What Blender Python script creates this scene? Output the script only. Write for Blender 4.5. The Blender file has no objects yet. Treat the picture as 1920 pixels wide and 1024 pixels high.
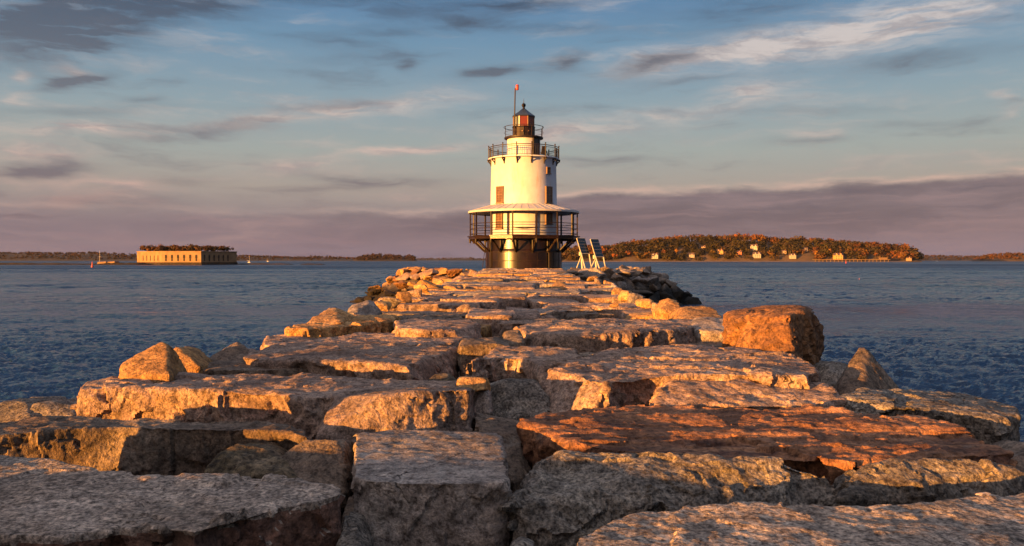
import bpy, bmesh, math, random
import numpy as np
from mathutils import Vector, Matrix

random.seed(7)
rng = np.random.default_rng(11)
S = bpy.context.scene
COL = S.collection
rad = math.radians

# ------------------------------------------------------------------ camera
F = 1500.0                       # focal length in pixels of the 1920 wide photograph
CAM_Z = 0.9
PITCH = math.atan((512 - 487) / F)
cam = bpy.data.cameras.new('camera')
cam.sensor_width = 36.0
cam.lens = F / 1920 * 36
cam.clip_start = 0.05
cam.clip_end = 40000
cam_o = bpy.data.objects.new('camera', cam)
cam_o.location = (0, 0, CAM_Z)
cam_o.rotation_euler = (rad(90) - PITCH, 0, 0)
COL.objects.link(cam_o)
S.camera = cam_o

# ------------------------------------------------------------------ exposure
S.view_settings.view_transform = 'Standard'
S.view_settings.look = 'None'
S.view_settings.gamma = 1
S.view_settings.exposure = 1.95
S.view_settings.use_curve_mapping = False
S.cycles.max_bounces = 6
S.cycles.diffuse_bounces = 3
S.cycles.glossy_bounces = 3
S.cycles.caustics_reflective = False
S.cycles.caustics_refractive = False

# ------------------------------------------------------------------ sun
SUN_AZ = 48.0                    # degrees left of straight behind the camera
SUN_EL = 3.1
az, el = rad(SUN_AZ), rad(SUN_EL)
to_sun = Vector((-math.sin(az) * math.cos(el), -math.cos(az) * math.cos(el), math.sin(el)))
sun = bpy.data.lights.new('sun', 'SUN')
sun.energy = 5.0
sun.angle = rad(0.5)
sun.color = (1.0, 0.43, 0.085)
sun_o = bpy.data.objects.new('sun', sun)
sun_o.rotation_euler = to_sun.to_track_quat('Z', 'Y').to_euler()
sun_o.location = (-40, -40, 20)
COL.objects.link(sun_o)


def lin(r, g, b):
    f = lambda c: c / 12.92 if c <= 0.04045 else ((c + 0.055) / 1.055) ** 2.4
    return (f(r / 255), f(g / 255), f(b / 255), 1.0)


# ------------------------------------------------------------------ node helper
class NT:
    def __init__(self, tree):
        self.t = tree
        self.n = tree.nodes
        self.l = tree.links

    def node(self, kind, **props):
        nd = self.n.new(kind)
        for k, v in props.items():
            setattr(nd, k, v)
        return nd

    def put(self, sock, v):
        if isinstance(v, bpy.types.NodeSocket):
            self.l.new(v, sock)
        elif v is not None:
            sock.default_value = v

    def math(self, op, a, b=None, c=None, clamp=False):
        nd = self.node('ShaderNodeMath', operation=op, use_clamp=clamp)
        self.put(nd.inputs[0], a)
        if b is not None: self.put(nd.inputs[1], b)
        if c is not None: self.put(nd.inputs[2], c)
        return nd.outputs[0]

    def vmath(self, op, a, b=None):
        nd = self.node('ShaderNodeVectorMath', operation=op)
        self.put(nd.inputs[0], a)
        if b is not None: self.put(nd.inputs[1], b)
        return nd.outputs['Value'] if op in ('DOT_PRODUCT', 'LENGTH') else nd.outputs[0]

    def mapping(self, v, loc=(0, 0, 0), rot=(0, 0, 0), scale=(1, 1, 1), kind='POINT'):
        nd = self.node('ShaderNodeMapping', vector_type=kind)
        self.put(nd.inputs[0], v)
        if kind != 'VECTOR': nd.inputs[1].default_value = loc
        nd.inputs[2].default_value = rot
        nd.inputs[3].default_value = scale
        return nd.outputs[0]

    def noise(self, v, scale, detail=4, rough=0.5, dist=0.0, out=0):
        nd = self.node('ShaderNodeTexNoise')
        self.put(nd.inputs['Vector'], v)
        nd.inputs['Scale'].default_value = scale
        nd.inputs['Detail'].default_value = detail
        nd.inputs['Roughness'].default_value = rough
        nd.inputs['Distortion'].default_value = dist
        return nd.outputs[out]

    def voronoi(self, v, scale, feature='F1', out=0):
        nd = self.node('ShaderNodeTexVoronoi', feature=feature)
        self.put(nd.inputs['Vector'], v)
        nd.inputs['Scale'].default_value = scale
        return nd.outputs[out]

    def ramp(self, fac, stops, interp='LINEAR'):
        nd = self.node('ShaderNodeValToRGB')
        r = nd.color_ramp
        r.interpolation = interp
        while len(r.elements) < len(stops):
            r.elements.new(0.5)
        for e, (p, c) in zip(r.elements, stops):
            e.position = p
            e.color = c if len(c) == 4 else (*c, 1)
        self.put(nd.inputs[0], fac)
        return nd.outputs[0]

    def rng(self, v, a, b, c=0.0, d=1.0, smooth=True):
        nd = self.node('ShaderNodeMapRange', interpolation_type='SMOOTHSTEP' if smooth else 'LINEAR')
        self.put(nd.inputs[0], v)
        for i, x in enumerate((a, b, c, d)):
            self.put(nd.inputs[i + 1], x)
        return nd.outputs[0]

    def mix(self, fac, a, b, blend='MIX'):
        nd = self.node('ShaderNodeMix', data_type='RGBA', blend_type=blend)
        self.put(nd.inputs[0], fac)
        self.put(nd.inputs[6], a)
        self.put(nd.inputs[7], b)
        return nd.outputs[2]


# ------------------------------------------------------------------ sky
W = bpy.data.worlds.new('World')
S.world = W
W.use_nodes = True
W.node_tree.nodes.clear()
n = NT(W.node_tree)
gen = n.node('ShaderNodeTexCoord').outputs['Generated']
sep = n.node('ShaderNodeSeparateXYZ')
n.put(sep.inputs[0], gen)
A = n.math('MULTIPLY', n.math('ARCTAN2', sep.outputs[0], sep.outputs[1]), 1000.0)   # azimuth, milliradians, right positive
E = n.math('MULTIPLY', n.math('ARCSINE', sep.outputs[2]), 1000.0)                   # elevation, milliradians
cmb = n.node('ShaderNodeCombineXYZ')
n.put(cmb.inputs[0], A)
n.put(cmb.inputs[1], E)
AE = cmb.outputs[0]
# wind-drawn warp of the cloud coordinates
w1 = n.noise(n.mapping(AE, scale=(0.006, 0.022, 1)), 1.0, 3, 0.55, out=1)
w2 = n.noise(n.mapping(AE, loc=(7, 3, 0), scale=(0.022, 0.075, 1)), 1.0, 3, 0.6, out=1)
warp = n.vmath('ADD', n.vmath('MULTIPLY', n.vmath('SUBTRACT', w1, (0.5, 0.5, 0.5)), (90, 26, 0)),
               n.vmath('MULTIPLY', n.vmath('SUBTRACT', w2, (0.5, 0.5, 0.5)), (36, 11, 0)))
AEw = n.vmath('ADD', AE, warp)


def sky_at(u, v):
    cx, cy = (u - 960) / F, -(v - 512) / F
    d = Vector((cx, math.cos(PITCH) + cy * math.sin(PITCH), -math.sin(PITCH) + cy * math.cos(PITCH))).normalized()
    return math.atan2(d.x, d.y) * 1000, math.asin(d.z) * 1000


def blobs(items):
    tot = None
    for (u0, v0, u1, v1, thick, wgt) in items:
        a0, e0 = sky_at(u0, v0)
        a1, e1 = sky_at(u1, v1)
        L = max(math.hypot(a1 - a0, e1 - e0) * 0.42, 1.0)
        m = n.mapping(AEw, ((a0 + a1) / 2, (e0 + e1) / 2, 0), (0, 0, math.atan2(e1 - e0, a1 - a0)), (L, thick / F * 1000, 1), 'TEXTURE')
        g = n.math('EXPONENT', n.math('MULTIPLY', n.vmath('DOT_PRODUCT', m, m), -1.0))
        tot = n.math('MULTIPLY', g, wgt) if tot is None else n.math('MULTIPLY_ADD', g, wgt, tot)
    return tot


DARK = [(-20, 215, 330, 200, 9, .35), (330, 235, 620, 212, 7, .4), (560, 110, 780, 100, 10, .3), (1380, 210, 1700, 196, 8, .3), (1560, 232, 1900, 226, 7, .35), (640, 60, 860, 52, 9, .4), (-80, 62, 330, 4, 48, 1.7), (200, 30, 560, -10, 22, .9), (540, -8, 860, 6, 12, .6), (-20, 110, 260, 96, 10, .5), (880, 48, 1150, 60, 9, .5), (1560, 130, 1930, 90, 14, .4), (840, 8, 1100, 12, 13, .9), (1240, 22, 1540, 4, 13, .55),
        (820, 42, 960, 34, 10, .5), (750, 122, 792, 128, 12, .8), (856, 140, 985, 132, 10, 1.2), (1000, 128, 1110, 108, 13, 1.0),
        (520, 66, 740, 88, 9, .5), (60, 165, 200, 134, 9, 1.0), (230, 188, 310, 184, 7, .4), (1130, 146, 1330, 98, 11, .8),
        (1180, 158, 1400, 140, 7, .4), (180, 268, 560, 226, 9, .55), (480, 205, 760, 182, 8, .5), (-40, 322, 180, 312, 12, 1.0),
        (50, 292, 160, 300, 9, .5), (560, 330, 830, 346, 10, .8), (500, 356, 680, 352, 7, .6), (40, 372, 400, 385, 16, .6),
        (290, 335, 430, 340, 10, .4), (1040, 300, 1220, 296, 8, .7), (1430, 268, 1590, 262, 8, .45), (1870, 198, 1925, 192, 6, .7),
        (-20, 402, 130, 402, 4, .9), (1180, 60, 1500, 40, 16, .3)]
LIGHT = [(1200, 125, 1560, 62, 24, 1.0), (1440, 88, 1930, -12, 34, 1.25), (1120, 142, 1320, 112, 11, .6), (1310, 195, 1500, 158, 22, .75),
         (1140, 220, 1360, 212, 15, .55), (440, 226, 760, 190, 15, 1.1), (700, 200, 900, 176, 18, .7), (-30, 246, 330, 240, 13, .9),
         (250, 252, 520, 224, 10, .4), (5, 138, 55, 142, 8, .9), (90, 126, 160, 134, 9, .7), (-10, 182, 60, 184, 9, .6),
         (-30, 282, 180, 284, 16, .8), (610, 288, 900, 266, 8, 1.0), (880, 268, 1100, 246, 10, .7), (430, 308, 720, 310, 13, .7),
         (180, 338, 330, 345, 14, .5), (-20, 374, 260, 366, 12, .45), (1450, 252, 1570, 250, 7, .6), (1860, 186, 1925, 180, 10, 1.0),
         (1870, 214, 1925, 208, 8, .7), (1450, 186, 1640, 174, 8, .35), (900, 240, 1280, 236, 20, .4)]
fib = n.noise(n.mapping(AEw, rot=(0, 0, 0.16), scale=(0.010, 0.085, 1)), 1.0, 6, 0.62)
fib2 = n.noise(n.mapping(AEw, loc=(31, 17, 0), rot=(0, 0, 0.10), scale=(0.005, 0.030, 1)), 1.0, 5, 0.6)
dk = n.math('MULTIPLY', n.math('MINIMUM', blobs(DARK), 1.25), n.rng(fib, 0.27, 0.66, 0.35, 1.25))
lt = n.math('MULTIPLY', n.math('MINIMUM', blobs(LIGHT), 1.15), n.rng(fib, 0.30, 0.66, 0.30, 1.25))
gl = n.math('MULTIPLY', n.rng(fib2, 0.50, 0.76), 0.55)          # thin streaks everywhere
gd = n.math('MULTIPLY', n.rng(fib2, 0.48, 0.24), 0.55)
lt = n.math('MINIMUM', n.math('ADD', lt, gl), 1.0)
dk = n.math('MINIMUM', n.math('ADD', dk, gd), 1.0)

sky_col = n.ramp(n.math('MULTIPLY', E, 1 / 400.0, clamp=True), [
    (0.0, lin(122, 110, 124)), (0.10, lin(136, 122, 130)), (0.22, lin(164, 153, 145)), (0.33, lin(158, 164, 160)), (0.47, lin(140, 159, 168)),
    (0.66, lin(110, 144, 170)), (0.85, lin(82, 122, 164)), (1.0, lin(64, 100, 146))])
light_col = n.ramp(n.math('MULTIPLY', E, 1 / 330.0, clamp=True), [(0.2, lin(196, 160, 150)), (0.5, lin(204, 186, 176)), (0.9, lin(205, 198, 196))])
dark_col = n.ramp(n.math('MULTIPLY', E, 1 / 330.0, clamp=True), [(0.15, lin(112, 98, 108)), (0.5, lin(108, 108, 118)), (0.95, lin(60, 72, 92))])
light_col = n.mix(n.rng(n.noise(n.mapping(AEw, loc=(5, 90, 0), rot=(0, 0, .2), scale=(.016, .06, 1)), 1.0, 6, .65), .36, .60), n.mix(.55, light_col, lin(128, 124, 134)), light_col)
c = n.mix(n.math('MULTIPLY', lt, 0.95), sky_col, light_col)
c = n.mix(n.math('MULTIPLY', dk, 0.85), c, dark_col)
# the purple bank along the horizon, with a pink top edge
etop = n.math('ADD', n.math('ADD', n.rng(A, -150, 120, 57, 83), n.rng(A, 80, 600, 0, 9, False)), n.math('MULTIPLY', n.math('SUBTRACT', n.noise(n.mapping(AE, scale=(0.012, 0.03, 1)), 1.0, 5, 0.6), 0.5), 22))
bank = n.math('MULTIPLY', n.rng(E, n.math('ADD', etop, 4.0), n.math('SUBTRACT', etop, 9.0)), n.rng(A, -500, 100, 0.30, 0.92))
bank_col = n.mix(n.rng(fib2, 0.36, 0.66), lin(106, 93, 104), lin(130, 112, 120))
bank_col = n.mix(n.rng(E, 40, 4), bank_col, lin(128, 116, 130))
bank_col = n.mix(n.math('MULTIPLY', n.math('MULTIPLY', n.rng(A, -100, -350), n.rng(fib, 0.48, 0.68)), 0.55), bank_col, lin(158, 118, 124))
bst = n.noise(n.mapping(AEw, loc=(50, 10, 0), scale=(.007, .11, 1)), 1.0, 6, .65)
bank_col = n.mix(n.math('MULTIPLY', n.rng(bst, .50, .68), .42), bank_col, lin(152, 124, 128))
bank_col = n.mix(n.math('MULTIPLY', n.rng(bst, .48, .32), .40), bank_col, lin(86, 80, 98))
rim = n.math('EXPONENT', n.math('MULTIPLY', n.math('POWER', n.math('MULTIPLY', n.math('SUBTRACT', E, n.math('ADD', etop, 1.0)), 0.26), 2.0), -1.0))
c = n.mix(bank, c, bank_col)
c = n.mix(n.math('MULTIPLY', n.math('MULTIPLY', rim, n.math('MULTIPLY', n.rng(fib, 0.30, 0.62), n.rng(A, -330, 20, .25, 1.0))), 0.75), c, lin(206, 172, 158))
# sunset glow round the low sun behind the camera
sdot = n.vmath('DOT_PRODUCT', gen, tuple(to_sun))
glow = n.math('POWER', n.rng(sdot, -0.1, 1.0, 0.0, 1.0, False), 2.2)
c = n.mix(1.0, c, n.mix(glow, (0, 0, 0, 1), (.66, .44, .27, 1)), 'ADD')
# added brightening of the unseen sky overhead, lifting light on upward faces
c = n.mix(1.0, c, n.mix(n.rng(E, 420, 1150), (0, 0, 0, 1), (.52, .48, .46, 1)), 'ADD')
sky_tex = n.node('ShaderNodeTexSky', sky_type='NISHITA')
sky_tex.sun_disc = False
sky_tex.sun_elevation = el
sky_tex.sun_rotation = math.atan2(to_sun.x, to_sun.y)
c = n.mix(1.0, n.mix(1.0, c, (5.2, 5.2, 5.25, 1), 'MULTIPLY'), n.mix(1.0, sky_tex.outputs[0], (0.05, 0.05, 0.05, 1), 'MULTIPLY'), 'ADD')
bg = n.node('ShaderNodeBackground')
n.put(bg.inputs[0], c)
bg.inputs[1].default_value = 0.0500
out = n.node('ShaderNodeOutputWorld')
n.l.new(bg.outputs[0], out.inputs[0])


# ================================================================== helpers
def ray(u, v):
    cx, cy = (u - 960) / F, -(v - 512) / F
    return Vector((cx, math.cos(PITCH) + cy * math.sin(PITCH), -math.sin(PITCH) + cy * math.cos(PITCH)))


def P(u, v, d):
    r = ray(u, v)
    return Vector((0, 0, CAM_Z)) + r * (d / r.y)


def G(u, v, z=0.0):
    r = ray(u, v)
    return Vector((0, 0, CAM_Z)) + r * ((z - CAM_Z) / r.z)


def tag(o, label=None, cat=None, group=None, kind=None):
    if label: o['label'] = label
    if cat: o['category'] = cat
    if group: o['group'] = group
    if kind: o['kind'] = kind
    return o


def empty(name, loc, label, cat, group=None, rz=0.0):
    o = bpy.data.objects.new(name, None)
    o.empty_display_size = 0.2
    COL.objects.link(o)
    o.location = loc
    o.rotation_euler = (0, 0, rz)
    return tag(o, label, cat, group)


class MB:
    """collects shapes, then links them as ONE mesh object"""
    def __init__(self): self.bm = bmesh.new()

    def box(self, c, s, rz=0.0, M=None):
        r = bmesh.ops.create_cube(self.bm, size=1.0)
        m = Matrix.Translation(c) @ Matrix.Rotation(rz, 4, 'Z') @ Matrix.Diagonal((*s, 1))
        if M is not None: m = M @ m
        bmesh.ops.transform(self.bm, matrix=m, verts=r['verts'])
        return self

    def tube(self, a, b, r, r2=None, seg=8):
        a, b = Vector(a), Vector(b)
        L = (b - a).length
        q = bmesh.ops.create_cone(self.bm, cap_ends=True, segments=seg, radius1=r, radius2=r if r2 is None else r2, depth=L)
        m = Matrix.Translation((a + b) / 2) @ (b - a).to_track_quat('Z', 'Y').to_matrix().to_4x4()
        bmesh.ops.transform(self.bm, matrix=m, verts=q['verts'])
        return self

    def path(self, pts, r, seg=6):
        for a, b in zip(pts, pts[1:]): self.tube(a, b, r, seg=seg)
        return self

    def ring(self, R, z, r, n=60, seg=6, a0=0, a1=2 * math.pi):
        pts = [(R * math.sin(a0 + (a1 - a0) * i / n), -R * math.cos(a0 + (a1 - a0) * i / n), z) for i in range(n + 1)]
        return self.path(pts, r, seg)

    def lathe(self, prof, n=64, cap=True, off=0.0):
        rows = []
        for (r, z) in prof:
            rows.append([self.bm.verts.new((r * math.sin(2 * math.pi * (i + off) / n), -r * math.cos(2 * math.pi * (i + off) / n), z)) for i in range(n)])
        for a, b in zip(rows, rows[1:]):
            for i in range(n):
                self.bm.faces.new((a[i], a[(i + 1) % n], b[(i + 1) % n], b[i]))
        if cap:
            self.bm.faces.new(list(reversed(rows[0])))
            self.bm.faces.new(rows[-1])
        return self

    def sphere(self, c, r, seg=16):
        q = bmesh.ops.create_uvsphere(self.bm, u_segments=seg, v_segments=seg // 2, radius=r)
        bmesh.ops.translate(self.bm, vec=c, verts=q['verts'])
        return self

    def poly(self, pts):
        self.bm.faces.new([self.bm.verts.new(p) for p in pts])
        return self

    def prism(self, bottom, top):
        b = [self.bm.verts.new(p) for p in bottom]
        t = [self.bm.verts.new(p) for p in top]
        k = len(b)
        self.bm.faces.new(list(reversed(b)))
        self.bm.faces.new(t)
        for i in range(k):
            self.bm.faces.new((b[i], b[(i + 1) % k], t[(i + 1) % k], t[i]))
        return self

    def build(self, name, mat, parent=None, loc=None, smooth=False, rz=0.0):
        bmesh.ops.recalc_face_normals(self.bm, faces=self.bm.faces)
        me = bpy.data.meshes.new(name)
        self.bm.to_mesh(me)
        self.bm.free()
        if smooth == 'auto':
            me.shade_smooth()
            me.set_sharp_from_angle(angle=rad(35))
        elif smooth:
            me.shade_smooth()
        me.materials.append(mat)
        o = bpy.data.objects.new(name, me)
        COL.objects.link(o)
        if parent: o.parent = parent
        if loc is not None: o.location = loc
        o.rotation_euler = (0, 0, rz)
        return o


def mat(name, color, rough=0.6, metal=0.0, spec=0.5, var=0.0, vscale=3.0, bump=0.0, bscale=20.0, stain=None, stain_amt=0.0, stain_map=(1, 1, 1)):
    m = bpy.data.materials.new(name)
    m.use_nodes = True
    t = NT(m.node_tree)
    b = t.n['Principled BSDF']
    b.inputs['Roughness'].default_value = rough
    b.inputs['Metallic'].default_value = metal
    b.inputs['Specular IOR Level'].default_value = spec
    co = t.node('ShaderNodeTexCoord').outputs['Object']
    col = (*color, 1)
    if var:
        f = t.noise(co, vscale, 5, 0.6)
        col = t.mix(t.rng(f, 0.3, 0.7), tuple(x * (1 - var) for x in color) + (1,), tuple(min(1, x * (1 + var)) for x in color) + (1,))
    if stain:
        f = t.noise(t.mapping(co, scale=stain_map), 1.0, 6, 0.65)
        col = t.mix(t.math('MULTIPLY', t.rng(f, 0.50, 0.78), stain_amt), col, (*stain, 1))
    t.put(b.inputs['Base Color'], col)
    if bump:
        bp = t.node('ShaderNodeBump')
        bp.inputs['Strength'].default_value = bump
        bp.inputs['Distance'].default_value = 0.02
        t.put(bp.inputs['Height'], t.noise(co, bscale, 4, 0.6))
        t.l.new(bp.outputs[0], b.inputs['Normal'])
    return m


def granite(name, c0, c1, c2, speck=0.5, speck_scale=70.0, stain=(0.30, 0.17, 0.08), stain_amt=0.3, streak=None, weed=True, rough=0.85, bump=0.9):
    m = bpy.data.materials.new(name)
    m.use_nodes = True
    t = NT(m.node_tree)
    b = t.n['Principled BSDF']
    b.inputs['Roughness'].default_value = rough
    b.inputs['Specular IOR Level'].default_value = 0.25
    oi = t.node('ShaderNodeObjectInfo')
    co = t.node('ShaderNodeTexCoord').outputs['Object']
    k = t.node('ShaderNodeVectorMath', operation='SCALE')
    k.inputs[0].default_value = (37.0, 51.0, 23.0)
    t.put(k.inputs['Scale'], oi.outputs['Random'])
    p = t.vmath('ADD', co, k.outputs[0])
    base = t.ramp(t.noise(p, 1.6, 6, 0.62, 0.4), [(0.28, c0), (0.5, c1), (0.72, c2)])
    base = t.mix(t.math('MULTIPLY', t.rng(t.noise(t.vmath('ADD', p, (5, 9, 2)), 0.9, 6, 0.7, 0.6), 0.48, 0.72), stain_amt), base, (*stain, 1))
    if streak:
        f = t.noise(t.mapping(p, rot=(0, 0, 0.12), scale=(1.1, 9.0, 9.0)), 1.0, 6, 0.65, 0.3)
        base = t.mix(t.rng(f, 0.44, 0.66), base, (*streak, 1))
    mo = t.noise(t.vmath('ADD', p, (8, 3, 6)), 11, 6, .68, .3)
    base = t.mix(1.0, base, t.ramp(mo, [(.30, (.34, .31, .29)), (.48, (.92, .92, .92)), (.70, (1.6, 1.56, 1.5))]), 'MULTIPLY')
    pit_shade = t.noise(t.vmath('ADD', p, (1, 5, 3)), 32, 4, .65)  # shade of small pits painted into the colour
    base = t.mix(.9, base, t.ramp(pit_shade, [(.33, (.30, .27, .25)), (.47, (.95, .95, .95)), (.68, (1.4, 1.38, 1.34))]), 'MULTIPLY')
    # crystal speckle: dark biotite, pale feldspar
    s1 = t.noise(p, speck_scale, 3, 0.6)
    s2 = t.noise(t.vmath('ADD', p, (3, 1, 8)), speck_scale * 2.3, 2, 0.5)
    base = t.mix(speck, base, t.ramp(s1, [(0.34, (0.30, 0.28, 0.27)), (0.5, (0.95, 0.95, 0.95)), (0.66, (1.55, 1.5, 1.45))]), 'MULTIPLY')
    base = t.mix(t.math('MULTIPLY', t.rng(s2, 0.62, 0.70), speck * 0.8), base, (0.03, 0.027, 0.025, 1))
    # hairline cracks and dark run-off stains
    wv = t.vmath('ADD', p, t.vmath('MULTIPLY', t.vmath('SUBTRACT', t.noise(p, 2.5, 4, .6, out=1), (.5, .5, .5)), (.5, .5, .5)))
    ck = t.voronoi(wv, 1.5, 'DISTANCE_TO_EDGE')
    ckm = t.math('MULTIPLY', t.rng(ck, .008, .0), t.rng(t.noise(t.vmath('ADD', p, (9, 4, 1)), 1.1, 2), .56, .68))
    base = t.mix(t.math('MULTIPLY', ckm, .75), base, (.025, .02, .017, 1))
    base = t.mix(t.math('MULTIPLY', t.rng(t.noise(t.mapping(p, scale=(3.2, 3.2, .7)), 1.0, 5, .7), .54, .74), .45), base, (.06, .045, .035, 1))
    base = t.mix(t.math('MULTIPLY', t.rng(t.noise(t.vmath('ADD', p, (2, 7, 5)), 4.5, 5, .7), .60, .70), .35), base, (.36, .32, .27, 1))
    tone = t.math('MULTIPLY_ADD', oi.outputs['Random'], 0.45, 0.78)
    tc = t.node('ShaderNodeCombineColor')
    for i in range(3): t.put(tc.inputs[i], tone)
    base = t.mix(1.0, base, tc.outputs[0], 'MULTIPLY')
    if weed:
        g = t.node('ShaderNodeNewGeometry')
        sp = t.node('ShaderNodeSeparateXYZ')
        t.put(sp.inputs[0], g.outputs['Position'])
        zz = t.math('ADD', sp.outputs[2], t.math('MULTIPLY', t.noise(g.outputs['Position'], 0.8, 4), 1.0))
        base = t.mix(t.rng(zz, -0.75, -1.35), base, (0.018, 0.014, 0.010, 1))
    t.put(b.inputs['Base Color'], base)
    h = t.math('MULTIPLY_ADD', s1, 0.45, t.math('MULTIPLY', t.noise(p, 22, 6, 0.68), 1.3))
    h = t.math('SUBTRACT', h, t.math('MULTIPLY', ckm, 1.2))
    bp = t.node('ShaderNodeBump')
    bp.inputs['Strength'].default_value = bump
    bp.inputs['Distance'].default_value = 0.03
    t.put(bp.inputs['Height'], h)
    t.l.new(bp.outputs[0], b.inputs['Normal'])
    return m


M_GREY = granite('granite_grey', (0.16, 0.128, 0.11), (0.27, 0.222, 0.19), (0.37, 0.315, 0.27), 0.55, 85, stain_amt=0.35)
M_PINK = granite('granite_pink', (0.165, 0.102, 0.074), (0.295, 0.20, 0.15), (0.41, 0.295, 0.225), 0.6, 85, stain_amt=0.35)
M_COARSE = granite('granite_coarse', (0.10, 0.083, 0.066), (0.18, 0.152, 0.124), (0.27, 0.235, 0.19), 1.0, 66, stain_amt=0.2)
M_RUST = granite('granite_rust', (0.17, 0.080, 0.048), (0.34, 0.155, 0.075), (0.46, 0.25, 0.14), 0.3, 90, stain=(0.12, 0.06, 0.036), stain_amt=0.5, streak=(0.14, 0.066, 0.044))
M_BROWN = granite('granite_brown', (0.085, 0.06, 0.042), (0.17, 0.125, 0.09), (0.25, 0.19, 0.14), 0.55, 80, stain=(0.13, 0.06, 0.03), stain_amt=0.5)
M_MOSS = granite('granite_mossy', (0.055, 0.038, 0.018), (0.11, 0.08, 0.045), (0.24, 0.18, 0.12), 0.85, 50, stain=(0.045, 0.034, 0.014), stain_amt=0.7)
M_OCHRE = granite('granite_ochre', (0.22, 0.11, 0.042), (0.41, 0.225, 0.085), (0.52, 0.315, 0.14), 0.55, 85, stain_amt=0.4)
M_PALE = granite('granite_pale_coarse', (0.165, 0.132, 0.105), (0.285, 0.225, 0.178), (0.40, 0.325, 0.265), 1.0, 62, stain_amt=0.2)
M_FIRE = granite('granite_fire', (0.13, 0.06, 0.028), (0.24, 0.115, 0.05), (0.34, 0.18, 0.085), 0.4, 80, stain=(.06, .03, .018), stain_amt=0.7)
M_REDDISH = granite('granite_reddish_break', (0.085, 0.045, 0.032), (0.165, 0.085, 0.058), (0.25, 0.145, 0.10), 0.4, 80, stain=(.07, .045, .03), stain_amt=0.6)
MATS = dict(d=M_REDDISH, f=M_FIRE, l=M_PALE, g=M_GREY, p=M_PINK, c=M_COARSE, r=M_RUST, b=M_BROWN, m=M_MOSS, o=M_OCHRE)


# ------------------------------------------------------------------ numpy noise
def _hash(ix, iy, iz, seed):
    h = (ix * 374761393 + iy * 668265263 + iz * 2147483647 + seed * 974711) & 0xFFFFFFFF
    h = ((h ^ (h >> 13)) * 1274126177) & 0xFFFFFFFF
    h = ((h ^ (h >> 16)) * 2246822519) & 0xFFFFFFFF
    return ((h ^ (h >> 15)) & 0xFFFF) / 32767.5 - 1.0


def vnoise(p, seed=0):
    i = np.floor(p).astype(np.int64)
    f = p - i
    f = f * f * f * (f * (f * 6 - 15) + 10)
    r = 0
    for dx in (0, 1):
        wx = f[:, 0] if dx else 1 - f[:, 0]
        for dy in (0, 1):
            wy = f[:, 1] if dy else 1 - f[:, 1]
            for dz in (0, 1):
                wz = f[:, 2] if dz else 1 - f[:, 2]
                r = r + wx * wy * wz * _hash(i[:, 0] + dx, i[:, 1] + dy, i[:, 2] + dz, seed)
    return r


def fbm(p, seed=0, octv=4, gain=0.5):
    R = np.array([[0.8, 0.6, 0], [-0.36, 0.48, 0.8], [0.48, -0.64, 0.6]])
    a, s, q = 1.0, 0, p
    for k in range(octv):
        s = s + a * vnoise(q, seed + k * 17)
        q = q @ R.T * 2.03 + 3.7
        a *= gain
    return s


def worley(p, seed):
    """nearest feature of a jittered grid: its four random values and the vector from it"""
    i0 = np.floor(p).astype(np.int64)
    best = np.full(len(p), 1e9); cid = np.zeros((len(p), 3), np.int64); vec = np.zeros((len(p), 3))
    for dx in (-1, 0, 1):
        for dy in (-1, 0, 1):
            for dz in (-1, 0, 1):
                c = i0 + np.array([dx, dy, dz])
                f = c + .5 + .46 * np.stack([_hash(c[:, 0], c[:, 1], c[:, 2], seed + 101 * a) for a in range(3)], 1)
                v = p - f
                d = (v * v).sum(1)
                w = d < best
                best[w] = d[w]; cid[w] = c[w]; vec[w] = v[w]
    h = np.stack([_hash(cid[:, 0], cid[:, 1], cid[:, 2], seed + 500 + 77 * a) for a in range(4)], 1)
    return h, vec


# ------------------------------------------------------------------ stones
PENDING = []


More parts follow.
